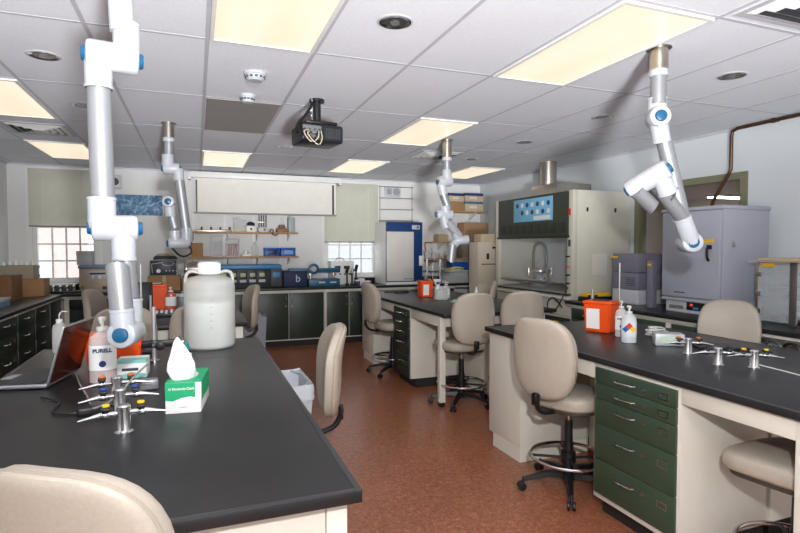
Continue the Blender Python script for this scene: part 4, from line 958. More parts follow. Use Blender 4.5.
# flask and tubing in the hood
t = thing('hood_apparatus', 'round glass vessel with clamps standing inside the fume hood', 'glassware', (4.5, 6.3, .985))
MB().lathe([(0, 0), (.13, 0), (.14, .02), (.14, .2), (.12, .24), (.05, .28), (.04, .33), (0, .33)], 32).build('vessel', ACRYL, t); MB().lathe([(.146, .19), (.15, .2), (.15, .225), (.146, .235)], 32).build('clamp_ring', STEEL, t)
f = MB()
for a in range(6): f.box(-.006, .006, .14, .165, .12, .26, .002, mtx=Matrix.Rotation(a*PI/3, 4, 'Z'))
f.build('toggle', STEEL, t)
t = thing('hood_tube', 'tall bent grey tube loop behind the glass vessel in the hood', 'tube', (4.72, 6.62, .985)); MB().tube([(0, .16, 0), (0, .16, .1), (0, .16, .5), (0, .1, .6), (0, -.1, .6), (0, -.16, .5), (0, -.16, .12), (0, -.05, .06)], .02, 10, smooth=2).build('tube', mat('tube_grey', (110, 112, 114), .4), t); MB().box(-.05, .05, .1, .22, 0, .02, .003).build('foot', MGREY, t)
t = thing('graduated_cylinder', 'slim glass cylinder beside the round vessel in the hood', 'glassware', (4.45, 6.02, .985)); MB().lathe([(0, 0), (.04, 0), (.04, .006), (.02, .012), (.02, .24), (.017, .24), (.017, .014), (0, .014)], 24).build('cylinder', GLASS, t)
cable('black cord hanging in a loop at the near front corner of the fume hood', [(4.14, 5.25, 1.05), (4.04, 5.2, .95), (4.02, 5.3, .78), (4.03, 5.45, .72), (4.04, 5.52, .85), (4.05, 5.42, .93), (4.03, 5.3, .9), (4.04, 5.22, .82)], BPLAST, .008)
# ---------------------------------------------------------------- right wall counter: oven etc.
OX, OY0, OY1 = 4.3, 3.36, 4.0
t = thing('drying_oven', 'tall light grey laboratory oven with black latch on the right wall counter', 'oven', (OX, OY0, T))
D = .57; W_ = OY1-OY0
MB().box(.02, D, .02, W_-.02, 0, .13, .004).build('control_base', LGREY, t)
MB().box(0, D, 0, W_, .135, .99, .006).build('cabinet', OVEN, t)
MB().box(-.035, .002, .01, W_-.01, .15, .95, .012).build('door', OVEN, t)
MB().box(-.03, D+.005, -.012, W_+.012, .955, .985, .004).build('top_rim', OVEN, t)
MB().box(-.02, .022, .0, W_, .11, .14, .006).build('ledge', OVEN, t)
MB().box(.012, .021, .13, .38, .03, .105, .002).build('display', BPLAST, t)
d_ = MB(); d_.box(.0105, .0125, .31, .34, .07, .09); d_.build('red_digits', mat('red_led', (200, 30, 20), .5, emit=(1, .1, .05), es=.6), t)
d_ = MB()
for q in range(2): d_.box(.0105, .0125, .15+.1*q, .21+.1*q, .04, .062, .001)
d_.build('blue_keys', LBLUE, t)
g_ = MB()
for q in range(3): g_.box(.0125, .0205, .42, .58, .032+.012*q, .038+.012*q)
g_.build('air_slots', DGREY, t)
h_ = MB(); h_.box(-.06, -.033, .085, .125, .6, .64, .006).tube([(-.062, .105, .62), (-.075, .105, .6), (-.07, .105, .52), (-.05, .105, .5)], .012, 10, smooth=1); h_.build('latch_handle', BPLAST, t)
MB().box(-.037, -.035, .07, .2, .66, .69).build('yellow_label', YELLOW, t); MB().box(-.037, -.035, .36, .48, .19, .2).build('name_plate', DGREY, t)
MB().box(.1, .14, -.006, .001, .62, .67, .003).build('side_latch', STEEL, t)
t = thing('instrument_stack', 'dark grey stacked chromatography modules left of the oven', 'instrument', (4.42, 4.44, T))
mg = mat('violet_grey_case', (122, 120, 134), .45)
for z0, z1 in ((0.16, .34), (.345, .55)): MB().box(0, .5, .0, .38, z0, z1, .006).build('module', mg, t)
MB().box(0, .5, .0, .38, 0.0, .155, .006).build('module', LGREY, t)
MB().box(-.004, .0, .3, .4, .5, .52).build('yellow_label', YELLOW, t)
v = MB()
for q in range(5): v.box(-.003, .001, .05, .18, .2+.02*q, .207+.02*q)
v.build('air_slots', DGREY, t)
t = thing('instrument_module', 'narrow grey instrument tower with a yellow label beside the oven', 'instrument', (4.34, 4.18, T)); MB().box(0, .07, .0, .07, 0, .48, .004).build('case', mg, t); MB().box(-.002, .0, .01, .06, .43, .45).build('yellow_label', YELLOW, t)
t = thing('paper_stack', 'white papers lying left of the grey instrument stack', 'paper', (4.24, 4.8, T), .1); b = MB()
for q in range(5): b.box(-.14, .14, -.1, .1, .004*q, .004*q+.003, rz=.06*q-.1)
b.build('sheets', PAPER, t)
t = thing('yellow_case', 'yellow and black instrument case in front of the fume hood side', 'case', (4.35, 5.02, T)); MB().box(-.18, .2, -.06, .08, 0, .045, .006).build('base', BPLAST, t); MB().box(-.16, .18, -.065, .06, .046, .09, .012).build('lid', YELLOW, t); MB().box(-.16, -.02, -.067, -.06, .05, .07).build('label_plate', BPLAST, t)
# acrylic cabinet
t = thing('acrylic_cabinet', 'clear acrylic cabinet with shelves on the right wall counter', 'cabinet', (4.34, 2.52, T)); W_ = .56; D = .45; h = .5
for x_ in (0, D):
    for y_ in (0, W_): MB().box(x_-.008, x_+.008, y_-.008, y_+.008, 0, h, .001).build('corner_post', STEEL, t)
MB().box(-.01, .006, .25, .3, 0, h, .003).build('door_stile', mat('stile_grey', (104, 98, 96), .4, .5), t)
MB().box(0, D, 0, W_, h-.008, h, .002).build('top', ACRYL, t); MB().box(-.002, .002, 0, W_, .02, h-.02).build('door', ACRYL, t); MB().box(0, D, W_-.002, W_+.002, .02, h).build('side', ACRYL, t)
for q in range(5): MB().box(.01, D, .01, W_-.01, .02+.095*q, .026+.095*q).build('shelf', ACRYL, t)
for z in (.1, .24, .4): MB().box(-.015, .0, W_-.035, W_+.01, z-.02, z+.02, .003).build('hinge', STEEL, t)
MB().box(-.006, -.003, .42, .53, h-.04, h-.012).build('yellow_label', YELLOW, t)
random.seed(3)
for q in range(9):
    y_ = .05+.055*q; z_ = .0265+.095*((q*2) % 4)
    o = thing('glass_dish', 'shallow glass dish inside the clear acrylic cabinet on the right counter', 'dish', (4.34+.12+.1*(q % 2), 2.52+y_, T+z_), 0, 'glass dishes in the acrylic cabinet')
    MB().lathe([(0, 0), (.022, 0), (.026, .03), (.024, .03), (.02, .003), (0, .003)], 20).build('dish', GLASS, o)
t = thing('cardboard_sheet', 'flattened pale cardboard lying on top of the acrylic cabinet', 'cardboard', (4.57, 2.76, T+.501), .04); b = MB(); b.box(-.3, .25, -.34, .36, 0, .008, .002).build('sheet', CARD2, t); MB().box(-.28, .22, -.3, .3, .009, .03, .008, rz=.05).build('folded_flap', CARD2, t)
t = thing('vacuum_hose', 'grey hose and gauge resting on the right counter at the photo edge', 'hose', (4.2, 2.55, T+.03)); MB().tube([(0, .08, .02), (.0, -.02, .06), (.02, -.2, .14), (.06, -.4, .2)], .032, 14, smooth=1).build('hose', mat('slate_hose', (70, 84, 92), .4), t); MB().cyl((0, .09, .015), (0, .06, .03), .038, n=20).build('end_cap', BPLAST, t)
for q in range(5):
    a0 = q*.8; cx_, cy_ = 4.02, 2.98-.13*q
    pts = [(cx_+.012*math.sin(a*.9+q), cy_+.07*math.cos(a*.7+a0), .775+.06*math.sin(a*.7+a0)) for a in range(16)]
    cable('black rubber hose coil hanging in the knee space under the right counter', pts, BPLAST if q % 2 else MATS['slate_hose'], .011, 1, 'hose_coil')['group'] = 'black hose coils under the right counter'
t = thing('hook_rail', 'steel rail holding black hose coils under the right counter', 'rail', (4.02, 2.7, .842)); MB().box(-.006, .006, -.35, .38, -.02, 0, .001).build('rail', STEEL, t); h_ = MB()
for q in range(5): h_.tube([(0, .28-.13*q, -.015), (-.01, .28-.13*q, -.03), (.0, .28-.13*q, -.05)], .004, 6)
h_.build('hooks', STEEL, t)
# ---------------------------------------------------------------- back wall things
def P(u, y): return X(u, y)
def crate(nm, lb, cat, x0, x1, y0, y1, z0, z1, m_, lid=None, lidm=None, tape=False, bev=.004, rz=0, plate=None):
    t = thing(nm, lb, cat, ((x0+x1)/2, (y0+y1)/2, z0), rz); a, b = (x1-x0)/2, (y1-y0)/2; h = z1-z0
    hh = h-(lid or 0)
    MB().box(-a, a, -b, b, 0, hh, bev).build('body', m_, t)
    if lid: MB().box(-a*1.03, a*1.03, -b*1.03, b*1.03, hh, h, bev).build('lid', lidm, t)
    if tape: MB().box(-.025, .025, -b-.001, b+.001, h*.55, h+.0008).build('tape', CARD2, t); MB().box(-a*.75, -a*.2, -b-.002, -b, h*.2, h*.55).build('paper_label', PAPER, t)
    if plate: MB().box(-a*.5, a*.3, -b-.002, -b, h*.3, h*.6).build('paper_label', plate, t)
    return t
TB = .9105
# white incubator
x0, xm, x1 = X(386, 8.3), X(386, 8.3), X(422, 8.3); z1 = Z(400, 222, 8.3)
t = thing('incubator', 'tall white incubator with dark blue front frame on the back counter', 'incubator', (x0, 8.3, TB)); w_ = x1-x0; h = z1-TB
MB().box(0, w_, .02, .6, 0, h, .006).build('cabinet', WHITE, t); MB().box(.0, w_, -.02, .021, .04, h-.0, .006).build('front_frame', NAVY, t)
MB().box(-.002, w_*.74, -.05, -.021, .06, h-.16, .01).build('door', mat('incubator_door', (216, 213, 208), .4), t)
MB().box(w_*.7, w_*.92, -.028, -.02, h-.12, h-.05, .003).build('control_panel', LGREY, t); MB().cyl((w_*.86, -.03, h-.085), (w_*.86, -.022, h-.085), .02, n=16).build('dial', DGREY, t)
MB().box(0, w_, -.03, .02, 0, .045, .004).build('base_strip', WHITE, t); MB().box(w_*.45, w_*.7, -.0515, -.05, .09, .1).build('name_plate', DGREY, t)
MB().box(w_*.9, w_*1.02, -.035, -.018, h*.3, h*.46, .004).build('handle', WHITE, t)
# instruments on the back counter, left to right
y = 8.4
x0, x1 = X(79, y), X(130, y); z1 = Z(100, 265, y)
t = thing('beige_instrument', 'wide beige instrument with a blue-grey top on the back counter by the left window', 'instrument', (x0, y-.05, TB)); w_ = x1-x0; h = z1-TB
MB().box(0, w_, 0, .45, 0, h-.05, .01).build('case', mat('warm_beige', (188, 172, 152), .5), t); MB().box(-.01, w_+.01, -.015, .46, h-.05, h, .012).build('top_cover', mat('blue_grey', (120, 138, 166), .4), t)
MB().box(.12, w_-.04, -.005, .001, h*.48, h*.78, .003).build('slot_panel', LGREY, t); MB().box(.13, w_-.05, -.008, -.004, h*.66, h*.72).build('slot', BPLAST, t); b = MB()
for q in range(6): b.box(.15+.085*q, .18+.085*q, -.012, -.004, h*.5, h*.62, .003)
b.build('tube_ports', WHITE, t); MB().box(.28, w_-.04, -.004, .001, h*.1, h*.22).build('grille', DGREY, t)
crate('printer_box', 'pale grey upper unit standing on the beige instrument by the left window', 'instrument', X(77, 8.5), X(92, 8.5), 8.45, 8.7, TB+h+.001, Z(84, 251, 8.5), LGREY, .06, LGREY)
t = thing('steel_taps', 'row of small steel fittings on the back counter below the left window', 'fittings', (X(66, 8.3), 8.32, TB)); MB().box(-.19, .19, -.05, .05, 0, .03, .004).build('base', BPLAST, t); b = MB()
for q in range(5): b.cyl((-.16+.08*q, 0, .028), (-.16+.08*q, 0, .1), .02, n=14).cyl((-.16+.08*q, -.04, .08), (-.16+.08*q, .02, .1), .014, n=12)
b.build('fittings', STEEL, t)
t = thing('paper_stack', 'white sheets and tray on the sill below the left window', 'paper', (X(52, 8.6)+.1, 8.55, TB)); MB().box(-.2, .16, -.1, .1, 0, .1, .004).build('tray', DGREY, t); MB().box(-.18, .2, -.09, .09, .101, .118, .003).build('sheets', PAPER, t)
# cardboard boxes left corner
crate('cardboard_box', 'brown cardboard box in the left back corner of the counter', 'box', X(16, 7.95), X(44, 7.95), 7.9, 8.2, TB, Z(30, 279, 7.95), CARD, tape=False, plate=None)
t = thing('storage_bin', 'olive-grey cardboard carton of bottles standing on the brown box', 'box', (X(20, 8.05), 8.05, Z(30, 279, 7.95)+.002)); MB().box(-.2, .17, -.13, .13, 0, .17, .006).build('body', mat('olive_card', (150, 142, 122), .8), t); b = MB()
for q in range(6): b.cyl((-.16+.06*q, -.05+.03*(q % 2), .171), (-.16+.06*q, -.05+.03*(q % 2), .21+.015*(q % 3)), .022, n=12)
b.build('bottle_tops', WHITE, t)
crate('cardboard_box', 'darker brown cardboard box cut by the left edge of the photo', 'box', -2.4, X(13.5, 7.4), 7.3, 7.7, TB, 1.2, mat('brown_card', (120, 84, 58), .85), tape=True)
t = thing('pipette_stand', 'white pipette stand with black grips beside the corner boxes', 'stand', (X(37, 8.45), 8.55, TB)); MB().box(-.06, .06, -.05, .05, 0, .02, .003).build('base', WHITE, t); MB().box(-.03, .03, -.01, .01, .02, .4, .004, mtx=Matrix.Rotation(-.12, 4, 'Y')).build('post', WHITE, t); b = MB()
for z_ in (.22, .34): b.box(-.07, .01, -.03, -.01, z_, z_+.03, .006)
b.build('grips', BPLAST, t)
crate('blue_tray', 'pale blue tray of tubes on the left wall counter', 'tray', -2.2, -1.86, 6.3, 6.8, TB, 1.0, mat('pale_blue_tray', (110, 140, 170), .5), .03, LGREY)
# control box on cardboard
y = 8.35; x0, x1 = X(149, y), X(177, y); zc = Z(160, 276, y)
crate('cardboard_box', 'tall brown cardboard box under the black control box', 'box', x0-.02, x1+.04, y-.05, y+.3, TB, zc, CARD, tape=True)
t = thing('control_box', 'black control box with white outlined panel stacked on a cardboard box', 'instrument', (x0, y, zc+.002)); w_ = x1-x0; h = Z(160, 260, y)-zc
MB().box(0, w_, 0, .28, 0, h, .008).build('case', LGREY, t); MB().box(.01, w_-.01, -.006, .001, .008, h-.008, .003).build('front_panel', mat('panel_dark', (44, 50, 58), .4), t)
b = MB(); b.tube([(.04, -.008, .04), (.03, -.008, h-.06), (.16, -.008, h-.04), (.2, -.008, h-.02), (w_-.08, -.008, h-.02), (w_-.04, -.008, h-.05), (w_-.08, -.008, h-.08), (.2, -.008, h-.08), (.16, -.008, h-.05)], .003, 6); b.build('panel_outline', WHITE, t)
MB().cyl((.12, -.03, .07), (.12, -.006, .07), .028, n=20).build('dial', WHITE, t); MB().box(.2, w_-.08, -.009, -.006, h-.065, h-.035).build('display', mat('dark_red_display', (90, 20, 20), .3), t)
b = MB()
for q in range(4): b.cyl((.22+.045*q, -.014, .07), (.22+.045*q, -.006, .07), .008, n=10)
b.build('buttons', WHITE, t)
t = thing('tubing_pile', 'heap of grey and cream tubing on the black control box', 'tubing', (x0+.2, y+.12, zc+h+.004))
for q in range(7):
    r_ = .1-.006*q; MB().tube([(r_*1.6*math.cos(a*.6)*(1+.06*math.sin(a+q)), r_*math.sin(a*.6), .012+.011*q+.004*math.sin(a)) for a in range(12)], .01, 8, smooth=1).build('tubing', CARD2 if q > 3 else DGREY, t)
# steel drum and box beside
y = 8.4; zd = Z(195, 277, y)
crate('cardboard_box', 'brown cardboard box under the steel drum behind the carboy', 'box', X(181, y), X(205, y), y, y+.3, TB, zd, CARD)
t = thing('steel_drum', 'small steel drum lying on a cardboard box left of the carboy cap', 'drum', (X(184, y), y+.12, zd+.112)); L_ = .42
MB().cyl((0, 0, 0), (L_, 0, 0), .11, n=36, bev=.008).build('shell', STEEL, t); b = MB(); b.cyl((.02, 0, 0), (.035, 0, 0), .1118, n=36).cyl((L_-.05, 0, 0), (L_-.035, 0, 0), .1118, n=36); b.build('hoop', CHROME, t)
# big blue-topped machine
y = 8.32; x0, x1 = X(217, y), X(281, y); z1 = Z(250, 265, y)
t = thing('sampling_machine', 'long black machine with light blue top and five bays behind the carboy', 'instrument', (x0, y, TB)); w_ = x1-x0; h = z1-TB
MB().box(0, w_, 0, .4, 0, h*.82, .01).build('case', mat('machine_dark', (38, 42, 48), .4), t); MB().box(-.01, w_+.005, -.03, .41, h*.82, h, .01).build('top_cover', LBLUE, t)
MB().box(w_-.16, w_+.01, -.035, .0, .02, h*.82, .006).build('end_panel', DGREY, t); MB().box(w_-.13, w_-.02, -.04, -.034, h*.45, h*.68, .003).build('display', LBLUE, t)
for q in range(5):
    xx = .03+q*(w_-.24)/5; bw = (w_-.24)/5-.02
    bo = MB().box(xx, xx+bw, -.012, .001, h*.22, h*.76, .003).build('bay', BPLAST, t); MB().box(xx+.02, xx+bw-.02, -.02, -.011, h*.5, h*.66, .003).build('dish', mat('bay_dish', (176, 190, 140), .4), bo); MB().box(xx+.01, xx+bw-.01, -.016, -.011, h*.26, h*.38, .002).build('tray', LGREY, bo)
# dark blue machine with hand wheel
y = 8.35; x0, x1 = X(283, y), X(340, y)
t = thing('blue_pump_unit', 'dark teal machine with round wheel and arm on the back counter', 'instrument', (x0, y, TB)); w_ = x1-x0; m1 = w_*.42
MB().box(0, m1, .0, .3, 0, Z(290, 271, y)-TB, .02).build('draped_cover', mat('navy_cover', (24, 42, 74), .6), t)
MB().box(m1+.02, w_, .0, .22, 0, Z(320, 279, y)-TB, .01).build('base', TEAL, t); MB().box(.1, w_+.02, .06, .2, Z(320, 273, y)-TB, Z(320, 268.5, y)-TB, .008).build('beam', TEAL, t)
MB().box(m1+.05, m1+.09, .08, .16, .1, .27, .004).box(w_-.1, w_-.06, .08, .16, .1, .27, .004).build('column', STEEL, t)
zz = Z(314, 269, y)-TB; MB().cyl((m1+.1, .0, zz), (m1+.1, .05, zz), .085, n=32, bev=.01).build('wheel', TEAL, t); MB().cyl((m1+.1, -.012, zz), (m1+.1, .0, zz), .04, n=24).build('wheel_hub', CHROME, t)
for x_ in (m1+.18, m1+.36): MB().box(x_, x_+.1, -.004, .001, .05, .075).build('label_plate', LGREY, t)
text('cover_lettering', 'b', .16, mat('cover_print', (190, 200, 215), .6), t, (m1*.6, -.003, .13), (RX, 0, 0))
# white box with gauges
y = 8.6; x0, x1 = X(331, y), X(354, y)
t = thing('power_supply', 'white boxy instrument with two dark gauges in front of the window', 'instrument', (x0, y, TB)); w_ = x1-x0; h = Z(345, 261, y)-TB
MB().box(0, w_, 0, .25, 0, h, .008).build('case', WHITE, t)
for x_ in (.06, w_*.55): MB().box(x_, x_+.1, -.004, .001, h-.13, h-.08, .002).build('gauge', BPLAST, t)
b = MB()
for q in range(4): b.cyl((.07+.08*q, -.02, h*.45), (.07+.08*q, 0, h*.45), .014, n=14)
b.build('knob', DGREY, t); MB().tube([(.1, .1, h), (.12, .1, h+.05), (.22, .1, h+.05), (.25, .1, h)], .005, 6, smooth=1).build('handle', BPLAST, t)
for q, (u, hh) in enumerate(((347, .3), (352, .26), (356, .33))):
    t = thing('joystick_unit', 'small black joystick unit in front of the white gauge box, '+('left', 'middle', 'right')[q]+' of three', 'instrument', (X(u, 8.35), 8.35, TB))
    MB().box(-.025, .025, -.03, .03, 0, .04, .006).build('foot', BPLAST, t); MB().cyl((0, 0, .03), (0, 0, hh*.8), .014, n=12).build('shaft', BPLAST, t); MB().cyl((-.015, -.02, hh*.7), (.02, .02, hh), .026, n=16, bev=.006).build('head', BPLAST if q != 1 else CHROME, t)
for u, m_, hh, lb in ((357.5, PURPLE, .09, 'small purple box right of the joystick units'), (362, PAPER, .11, 'small white box beside the purple one on the back counter'), (368, PURPLE, .07, 'flat purple and white box left of the incubator')):
    crate('small_box', lb, 'box', X(u-2.2, 8.35), X(u+2.4, 8.35), 8.33, 8.45, TB, TB+hh, m_, .02, PAPER)
# ---------------------------------------------------------------- things on the long shelves
y = 8.76; A = SA+.001; B = SB+.001
t = thing('burner_rail', 'long steel rail with four small knobs on the upper back shelf', 'rail', (X(195, y), y, A)); w_ = X(232, y)-X(195, y)
MB().box(0, w_, -.04, .04, 0, .03, .004).build('rail', STEEL, t)
for q in range(4): MB().cyl((.1+w_*.8*q/3*.95, 0, .029), (.1+w_*.8*q/3*.95, 0, .075), .014, n=12, bev=.003).build('knob', DGREY, t)
def tank(lb, u0, u1, vt, base, m_=ACRYL):
    t = thing('clear_tank', lb, 'container', (X((u0+u1)/2, y), y, base)); w2 = (X(u1, y)-X(u0, y))/2; h = Z(u0, vt, y)-base
    MB().box(-w2, w2, -.06, -.056, 0, h).box(-w2, w2, .056, .06, 0, h).box(-w2, -w2+.004, -.056, .056, 0, h).box(w2-.004, w2, -.056, .056, 0, h).box(-w2+.004, w2-.004, -.056, .056, 0, .006).build('walls', m_, t)
    MB().box(-w2*.85, w2*.85, -.05, .05, .007, h*.45).build('contents', mat('tank_contents', (196, 190, 160), .5), t); MB().box(-w2-.004, w2+.004, -.064, .064, h, h+.012, .002).build('lid', ACRYL, t); return t
tank('clear square tank with pale contents on the upper shelf', 234, 246, 219, A)
t = thing('stirrer_hotplate', 'white and black appliance with a knob on the upper shelf', 'appliance', (X(251, y), y, A)); MB().box(-.075, .075, -.07, .07, 0, .1, .012).build('base', WHITE, t); MB().lathe([(0, .1), (.065, .1), (.06, .14), (.03, .16), (0, .165)], 24).build('top', BPLAST, t); MB().cyl((0, -.085, .045), (0, -.07, .045), .018, n=16).build('knob', BPLAST, t)
t = thing('shaker', 'grey metal shaker frame with upright rods on the upper shelf', 'appliance', (X(263, y), y, A)); MB().box(-.075, .075, -.06, .06, 0, .08, .008).build('base', LGREY, t); b = MB()
for q in range(4): b.cyl((-.055+.036*q, 0, .08), (-.055+.036*q, 0, .27), .008, n=10)
b.build('rods', DGREY, t); MB().box(-.07, .07, -.02, .02, .15, .17, .003).build('clamp_bar', STEEL, t); MB().cyl((.02, -.075, .04), (.02, -.06, .04), .016, n=14).build('knob', BPLAST, t)
cable('black cord hanging over the edge of the upper shelf', [(X(270, 8.7), 8.72, A+.01), (X(272, 8.7), 8.7, A+.06), (X(274, 8.7), 8.68, A+.02), (X(271, 8.7), 8.64, A-.02), (X(275, 8.7), 8.64, A-.06), (X(278, 8.7), 8.64, A-.02)], BPLAST, .007)
t = thing('amber_flask', 'flask of amber liquid on a wooden-brown stirrer on the upper shelf', 'flask', (X(282, y), y, A)); MB().box(-.085, .085, -.07, .07, 0, .06, .01).build('stirrer', mat('brown_case', (132, 100, 64), .5), t)
MB().lathe([(0, .062), (.06, .062), (.065, .075), (.028, .17), (.026, .24), (.03, .245)], 28).build('flask', GLASS, t); MB().lathe([(0, .065), (.056, .065), (.06, .078), (.045, .12), (0, .12)], 24).build('liquid', AMBER, t)
t = thing('square_bottle', 'grey square translucent bottle at the right end of the upper shelf', 'bottle', (X(291.5, y), y, A)); MB().box(-.055, .055, -.05, .05, 0, .24, .012).build('body', mat('grey_hdpe', (166, 176, 176), .4, trans=.2), t); MB().cyl((0, 0, .24), (0, 0, .262), .03, n=18).build('cap', LGREY, t)
crate('cardboard_box', 'small brown cardboard box at the left end of the lower back shelf', 'box', X(191, y), X(203, y), 8.7, 8.85, B, Z(197, 243, y), CARD, tape=False)
def glassrack(lb, u0, u1, vt, tint):
    t = thing('glass_rack', lb, 'rack', (X((u0+u1)/2, y), y, B)); w2 = (X(u1, y)-X(u0, y))/2; h = Z(u0, vt, y)-B; f = MB()
    for sx in (-1, 1):
        for sy in (-1, 1): f.box(sx*w2-.006, sx*w2+.006, sy*.06-.006, sy*.06+.006, 0, h)
    f.box(-w2, w2, -.066, .066, 0, .01).box(-w2, w2, -.066, .066, h*.7, h*.72).box(-w2, w2, -.066, .066, h-.01, h); f.build('frame', LGREY, t); b = MB()
    n = 5
    for q in range(n): b.cyl((-w2*.75+w2*1.5*q/(n-1), 0, .012), (-w2*.75+w2*1.5*q/(n-1), 0, h*.68), .016, n=12)
    b.build('tubes', tint, t)
glassrack('tall clear rack of tubes on the lower shelf, right of the cardboard box', 211, 222.5, 236, ACRYL)
glassrack('pinkish clear rack of tubes on the lower shelf', 226, 239, 238.5, mat('pink_tubes', (220, 196, 196), .2, trans=.5))
t = thing('small_balance', 'little white balance on the lower shelf between the rack and glass jar', 'balance', (X(246, y), y, B)); MB().box(-.07, .07, -.06, .06, 0, .04, .01).build('base', WHITE, t); MB().cyl((0, 0, .04), (0, 0, .07), .01, n=12).cyl((0, 0, .068), (0, 0, .078), .045, n=24).build('pan', STEEL, t)
t = thing('glass_jar', 'tall glass jar on the lower shelf left of the blue boxes', 'jar', (X(255, y), y, B)); MB().lathe([(0, 0), (.05, 0), (.055, .02), (.055, .15), (.03, .18), (.03, .2), (.026, .2), (.026, .17), (.05, .14), (.05, .01), (0, .01)], 28).build('jar', GLASS, t); MB().cyl((0, 0, .2), (0, 0, .22), .018, n=16).build('stopper', LGREY, t)
for u, lb in ((271.5, 'left one of the two blue boxes on the lower shelf'), (287.5, 'right one of the two blue boxes on the lower shelf')):
    t = thing('blue_box', lb, 'box', (X(u, y), y, B), 0, 'blue boxes on the lower back shelf'); MB().box(-.118, .118, -.07, .07, 0, .105, .008).build('body', mat('bright_blue', (24, 84, 170), .4), t); MB().box(-.122, .122, -.074, .074, .105, .135, .01).build('lid', MATS['bright_blue'], t); MB().box(-.06, .08, -.073, -.07, .03, .095, .003).build('panel', BPLAST if u < 280 else mat('blue_panel_pale', (120, 160, 200), .5), t)
# pegs with hanging clamps below the lower shelf
t = thing('tool_rail', 'thin rail with small hanging clamps below the lower back shelf', 'rail', (X(232, 8.9), YB-.03, B-.14)); MB().cyl((-.2, 0, 0), (.75, 0, 0), .005, n=8).build('rail', STEEL, t)
for q in range(5): MB().box(-.15+.2*q-.018, -.15+.2*q+.018, -.02, .02, -.045, .0, .004).build('clamp', BPLAST, t)
# ---------------------------------------------------------------- corner shelves
y = 8.72
def sbox(lb, u0, u1, z0, vt, m_, lid, lidm): return crate('storage_box', lb, 'box', X(u0, y), X(u1, y), 8.62, 8.9, z0, Z(u0, vt, y), m_, lid, lidm, plate=mat('pale_card_label', (206, 200, 186), .8))
Q = SC1+.001; sl = CARD2
zb = Z(462, 203, y)
crate('storage_box', 'brown carton on the top corner shelf below the left blue-lidded box', 'box', X(448, y), X(461, y), 8.62, 8.9, Q, Z(450, 202, y), CARD)
sbox('pale box with blue lid, lower right on the top corner shelf', 462.5, 480, Q, 202, sl, .035, mat('mid_blue_lid', (36, 100, 150), .5))
sbox('pale box with navy lid, upper left on the top corner shelf', 446, 461, Z(450, 202, y)+.002, 193.5, sl, .045, mat('navy_lid', (40, 50, 110), .5))
sbox('pale box with navy lid, upper right on the top corner shelf', 462.5, 480, Z(462.5, 202, y)+.002, 193.5, sl, .045, MATS['navy_lid'])
Q = SC2+.001
crate('cardboard_box', 'long brown cardboard box on the middle corner shelf', 'box', X(461.5, y), X(489, y), 8.62, 8.9, Q, Z(475, 223, y), mat('long_card', (160, 128, 98), .85), tape=False)
t = thing('blue_mug', 'small dark blue tub beside the long cardboard box on the corner shelf', 'tub', (X(494.5, y)-.02, y, Q)); MB().lathe([(0, 0), (.055, 0), (.07, .12), (.065, .12), (.05, .01), (0, .01)], 24).build('tub', NAVY, t)
crate('cardboard_box', 'small grey-brown carton at the left end of the middle corner shelf', 'box', X(437, y), X(447, y), 8.66, 8.88, Q, Q+.13, CARD2)
Q = SC3+.001
for u, hh, m_, lb in ((427, .13, RED, 'red-handled tool standing at the left end of the lowest corner shelf'), (434, .09, LGREY, 'grey pot on the lowest corner shelf')):
    t = thing('small_pot', lb, 'pot', (X(u, y), y, Q)); MB().lathe([(0, 0), (.04, 0), (.05, hh), (.045, hh), (.036, .01), (0, .01)], 20).build('pot', LGREY, t); MB().tube([(.0, 0, .01), (-.02, 0, hh*1.2), (-.05, 0, hh*1.9), (-.02, 0, hh*2.1)], .009, 8, smooth=1).build('handle', m_, t)
for u, hh, lb in ((441, .1, 'first'), (447, .13, 'second'), (453, .09, 'third')):
    t = thing('glass_beaker', lb+' glass beaker from the left on the lowest corner shelf', 'beaker', (X(u, y), y, Q)); MB().lathe([(0, 0), (.045, 0), (.048, .01), (.048, hh), (.044, hh), (.044, .008), (0, .008)], 24).build('beaker', GLASS, t); MB().cyl((0, 0, .009), (0, 0, hh*.5), .042, n=20).build('contents', CARD2, t)
crate('grey_box', 'grey-brown box at the right of the lowest corner shelf', 'box', X(460, y), X(472, y), 8.64, 8.86, Q, Z(466, 245, y), mat('taupe_box', (140, 128, 112), .7), plate=None)
# below: wire rack with glassware and the drying tray
t = thing('wire_rack', 'wire drying rack on the back counter right of the incubator', 'rack', (X(427, 8.45), 8.45, TB)); w_ = X(440, 8.45)-X(427, 8.45); f = MB()
for z_ in (.02, .2, .38):
    f.tube([(0, 0, z_), (w_, 0, z_), (w_, .3, z_), (0, .3, z_)], .005, 6, closed=True)
    for q in range(7): f.cyl((w_*q/6, 0, z_), (w_*q/6, .3, z_), .003, n=6)
for x_ in (0, w_):
    for y_ in (0, .3): f.cyl((x_, y_, 0), (x_, y_, .42), .006, n=8)
f.build('wires', STEEL, t)
t = thing('white_basin', 'white plastic basin heaped with yellow tubing on the back counter', 'basin', (X(457, 8.4), 8.42, TB)); MB().box(-.27, .27, -.14, .14, 0, .2, .02).build('basin', HDPE, t); MB().box(-.285, .285, -.155, .155, .2, .215, .008).build('rim', WHITE, t)
yt = mat('yellow_tubing', (196, 186, 96), .4)
for q in range(6):
    MB().tube([((-.2+.05*q)+.09*math.cos(a*.8+q), .08*math.sin(a*.8+q), .225+.02*math.sin(a*.5+q)+.012*q*.5) for a in range(14)], .009, 8, smooth=1).build('tubing', yt if q % 2 else mat('pale_tubing', (210, 206, 190), .4), t)
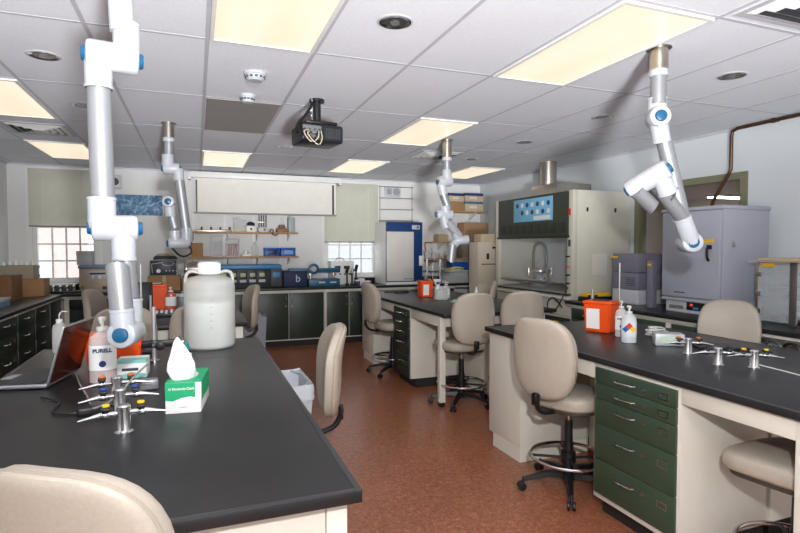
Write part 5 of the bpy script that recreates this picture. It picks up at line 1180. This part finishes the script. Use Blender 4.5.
crate('blue_box', 'bright blue box behind the basin on the back counter', 'box', X(450, 8.7), X(466, 8.7), 8.62, 8.84, TB, Z(458, 262, 8.7), MATS['bright_blue'], plate=LGREY)
for u, hh, lb in ((430, .16, 'in the wire rack, left'), (437, .15, 'in the wire rack, right'), (441.6, .17, 'between the wire rack and the basin')):
    t = thing('glass_flask', 'clear glass flask standing '+lb, 'flask', (X(u, 8.4), 8.45 if u < 440 else 8.3, TB+.025 if u < 440 else TB)); MB().lathe([(0, 0), (.05, 0), (.055, .015), (.03, hh*.6), (.018, hh*.75), (.018, hh), (.022, hh)], 24).build('flask', GLASS, t); MB().lathe([(0, .002), (.046, .002), (.05, .015), (.04, hh*.3), (0, hh*.3)], 20).build('liquid', LGREY, t)
for u, lb in ((425, 'leaning beside the incubator edge'), (473.5, 'right of the basin, before the tall beige machine')):
    squirt((X(u, 8.35), 8.32, TB), 0, 'grey wash bottle '+lb, .035, .2, MATS['grey_bottle'])
# tall beige machine in the corner
y = 7.05; x0, x1 = X(478, y), X(499, y); z1 = Z(486, 242, y)
t = thing('tall_beige_machine', 'tall beige machine with a black latch standing left of the fume hood', 'machine', (x0, y, 0)); w_ = x1-x0
bm_ = mat('machine_beige', (196, 184, 166), .5)
MB().box(0, w_, 0, .28, .04, z1, .008).build('case', bm_, t); MB().box(.01, w_-.01, .02, .26, 0, .04).build('plinth', TOE, t); MB().box(.015, w_-.015, -.014, .001, 1.0, z1-.02, .006).build('door', bm_, t); MB().box(.015, w_-.015, -.014, .001, .1, .98, .006).build('door', bm_, t)
MB().box(w_*.38, w_*.5, -.022, -.013, z1-.26, z1-.17, .003).build('latch', BPLAST, t); MB().box(w_*.65, w_*.9, -.018, -.013, z1-.1, z1-.07).build('label_plate', BPLAST, t); MB().box(w_*.15, w_*.85, -.016, -.013, z1-.34, z1-.325).build('lettering_bar', DGREY, t)
crate('pale_box', 'pale carton lying on top of the tall beige machine', 'box', x0+.07, x1-.02, y+.03, y+.26, z1+.001, Z(486, 234, y), CARD2)
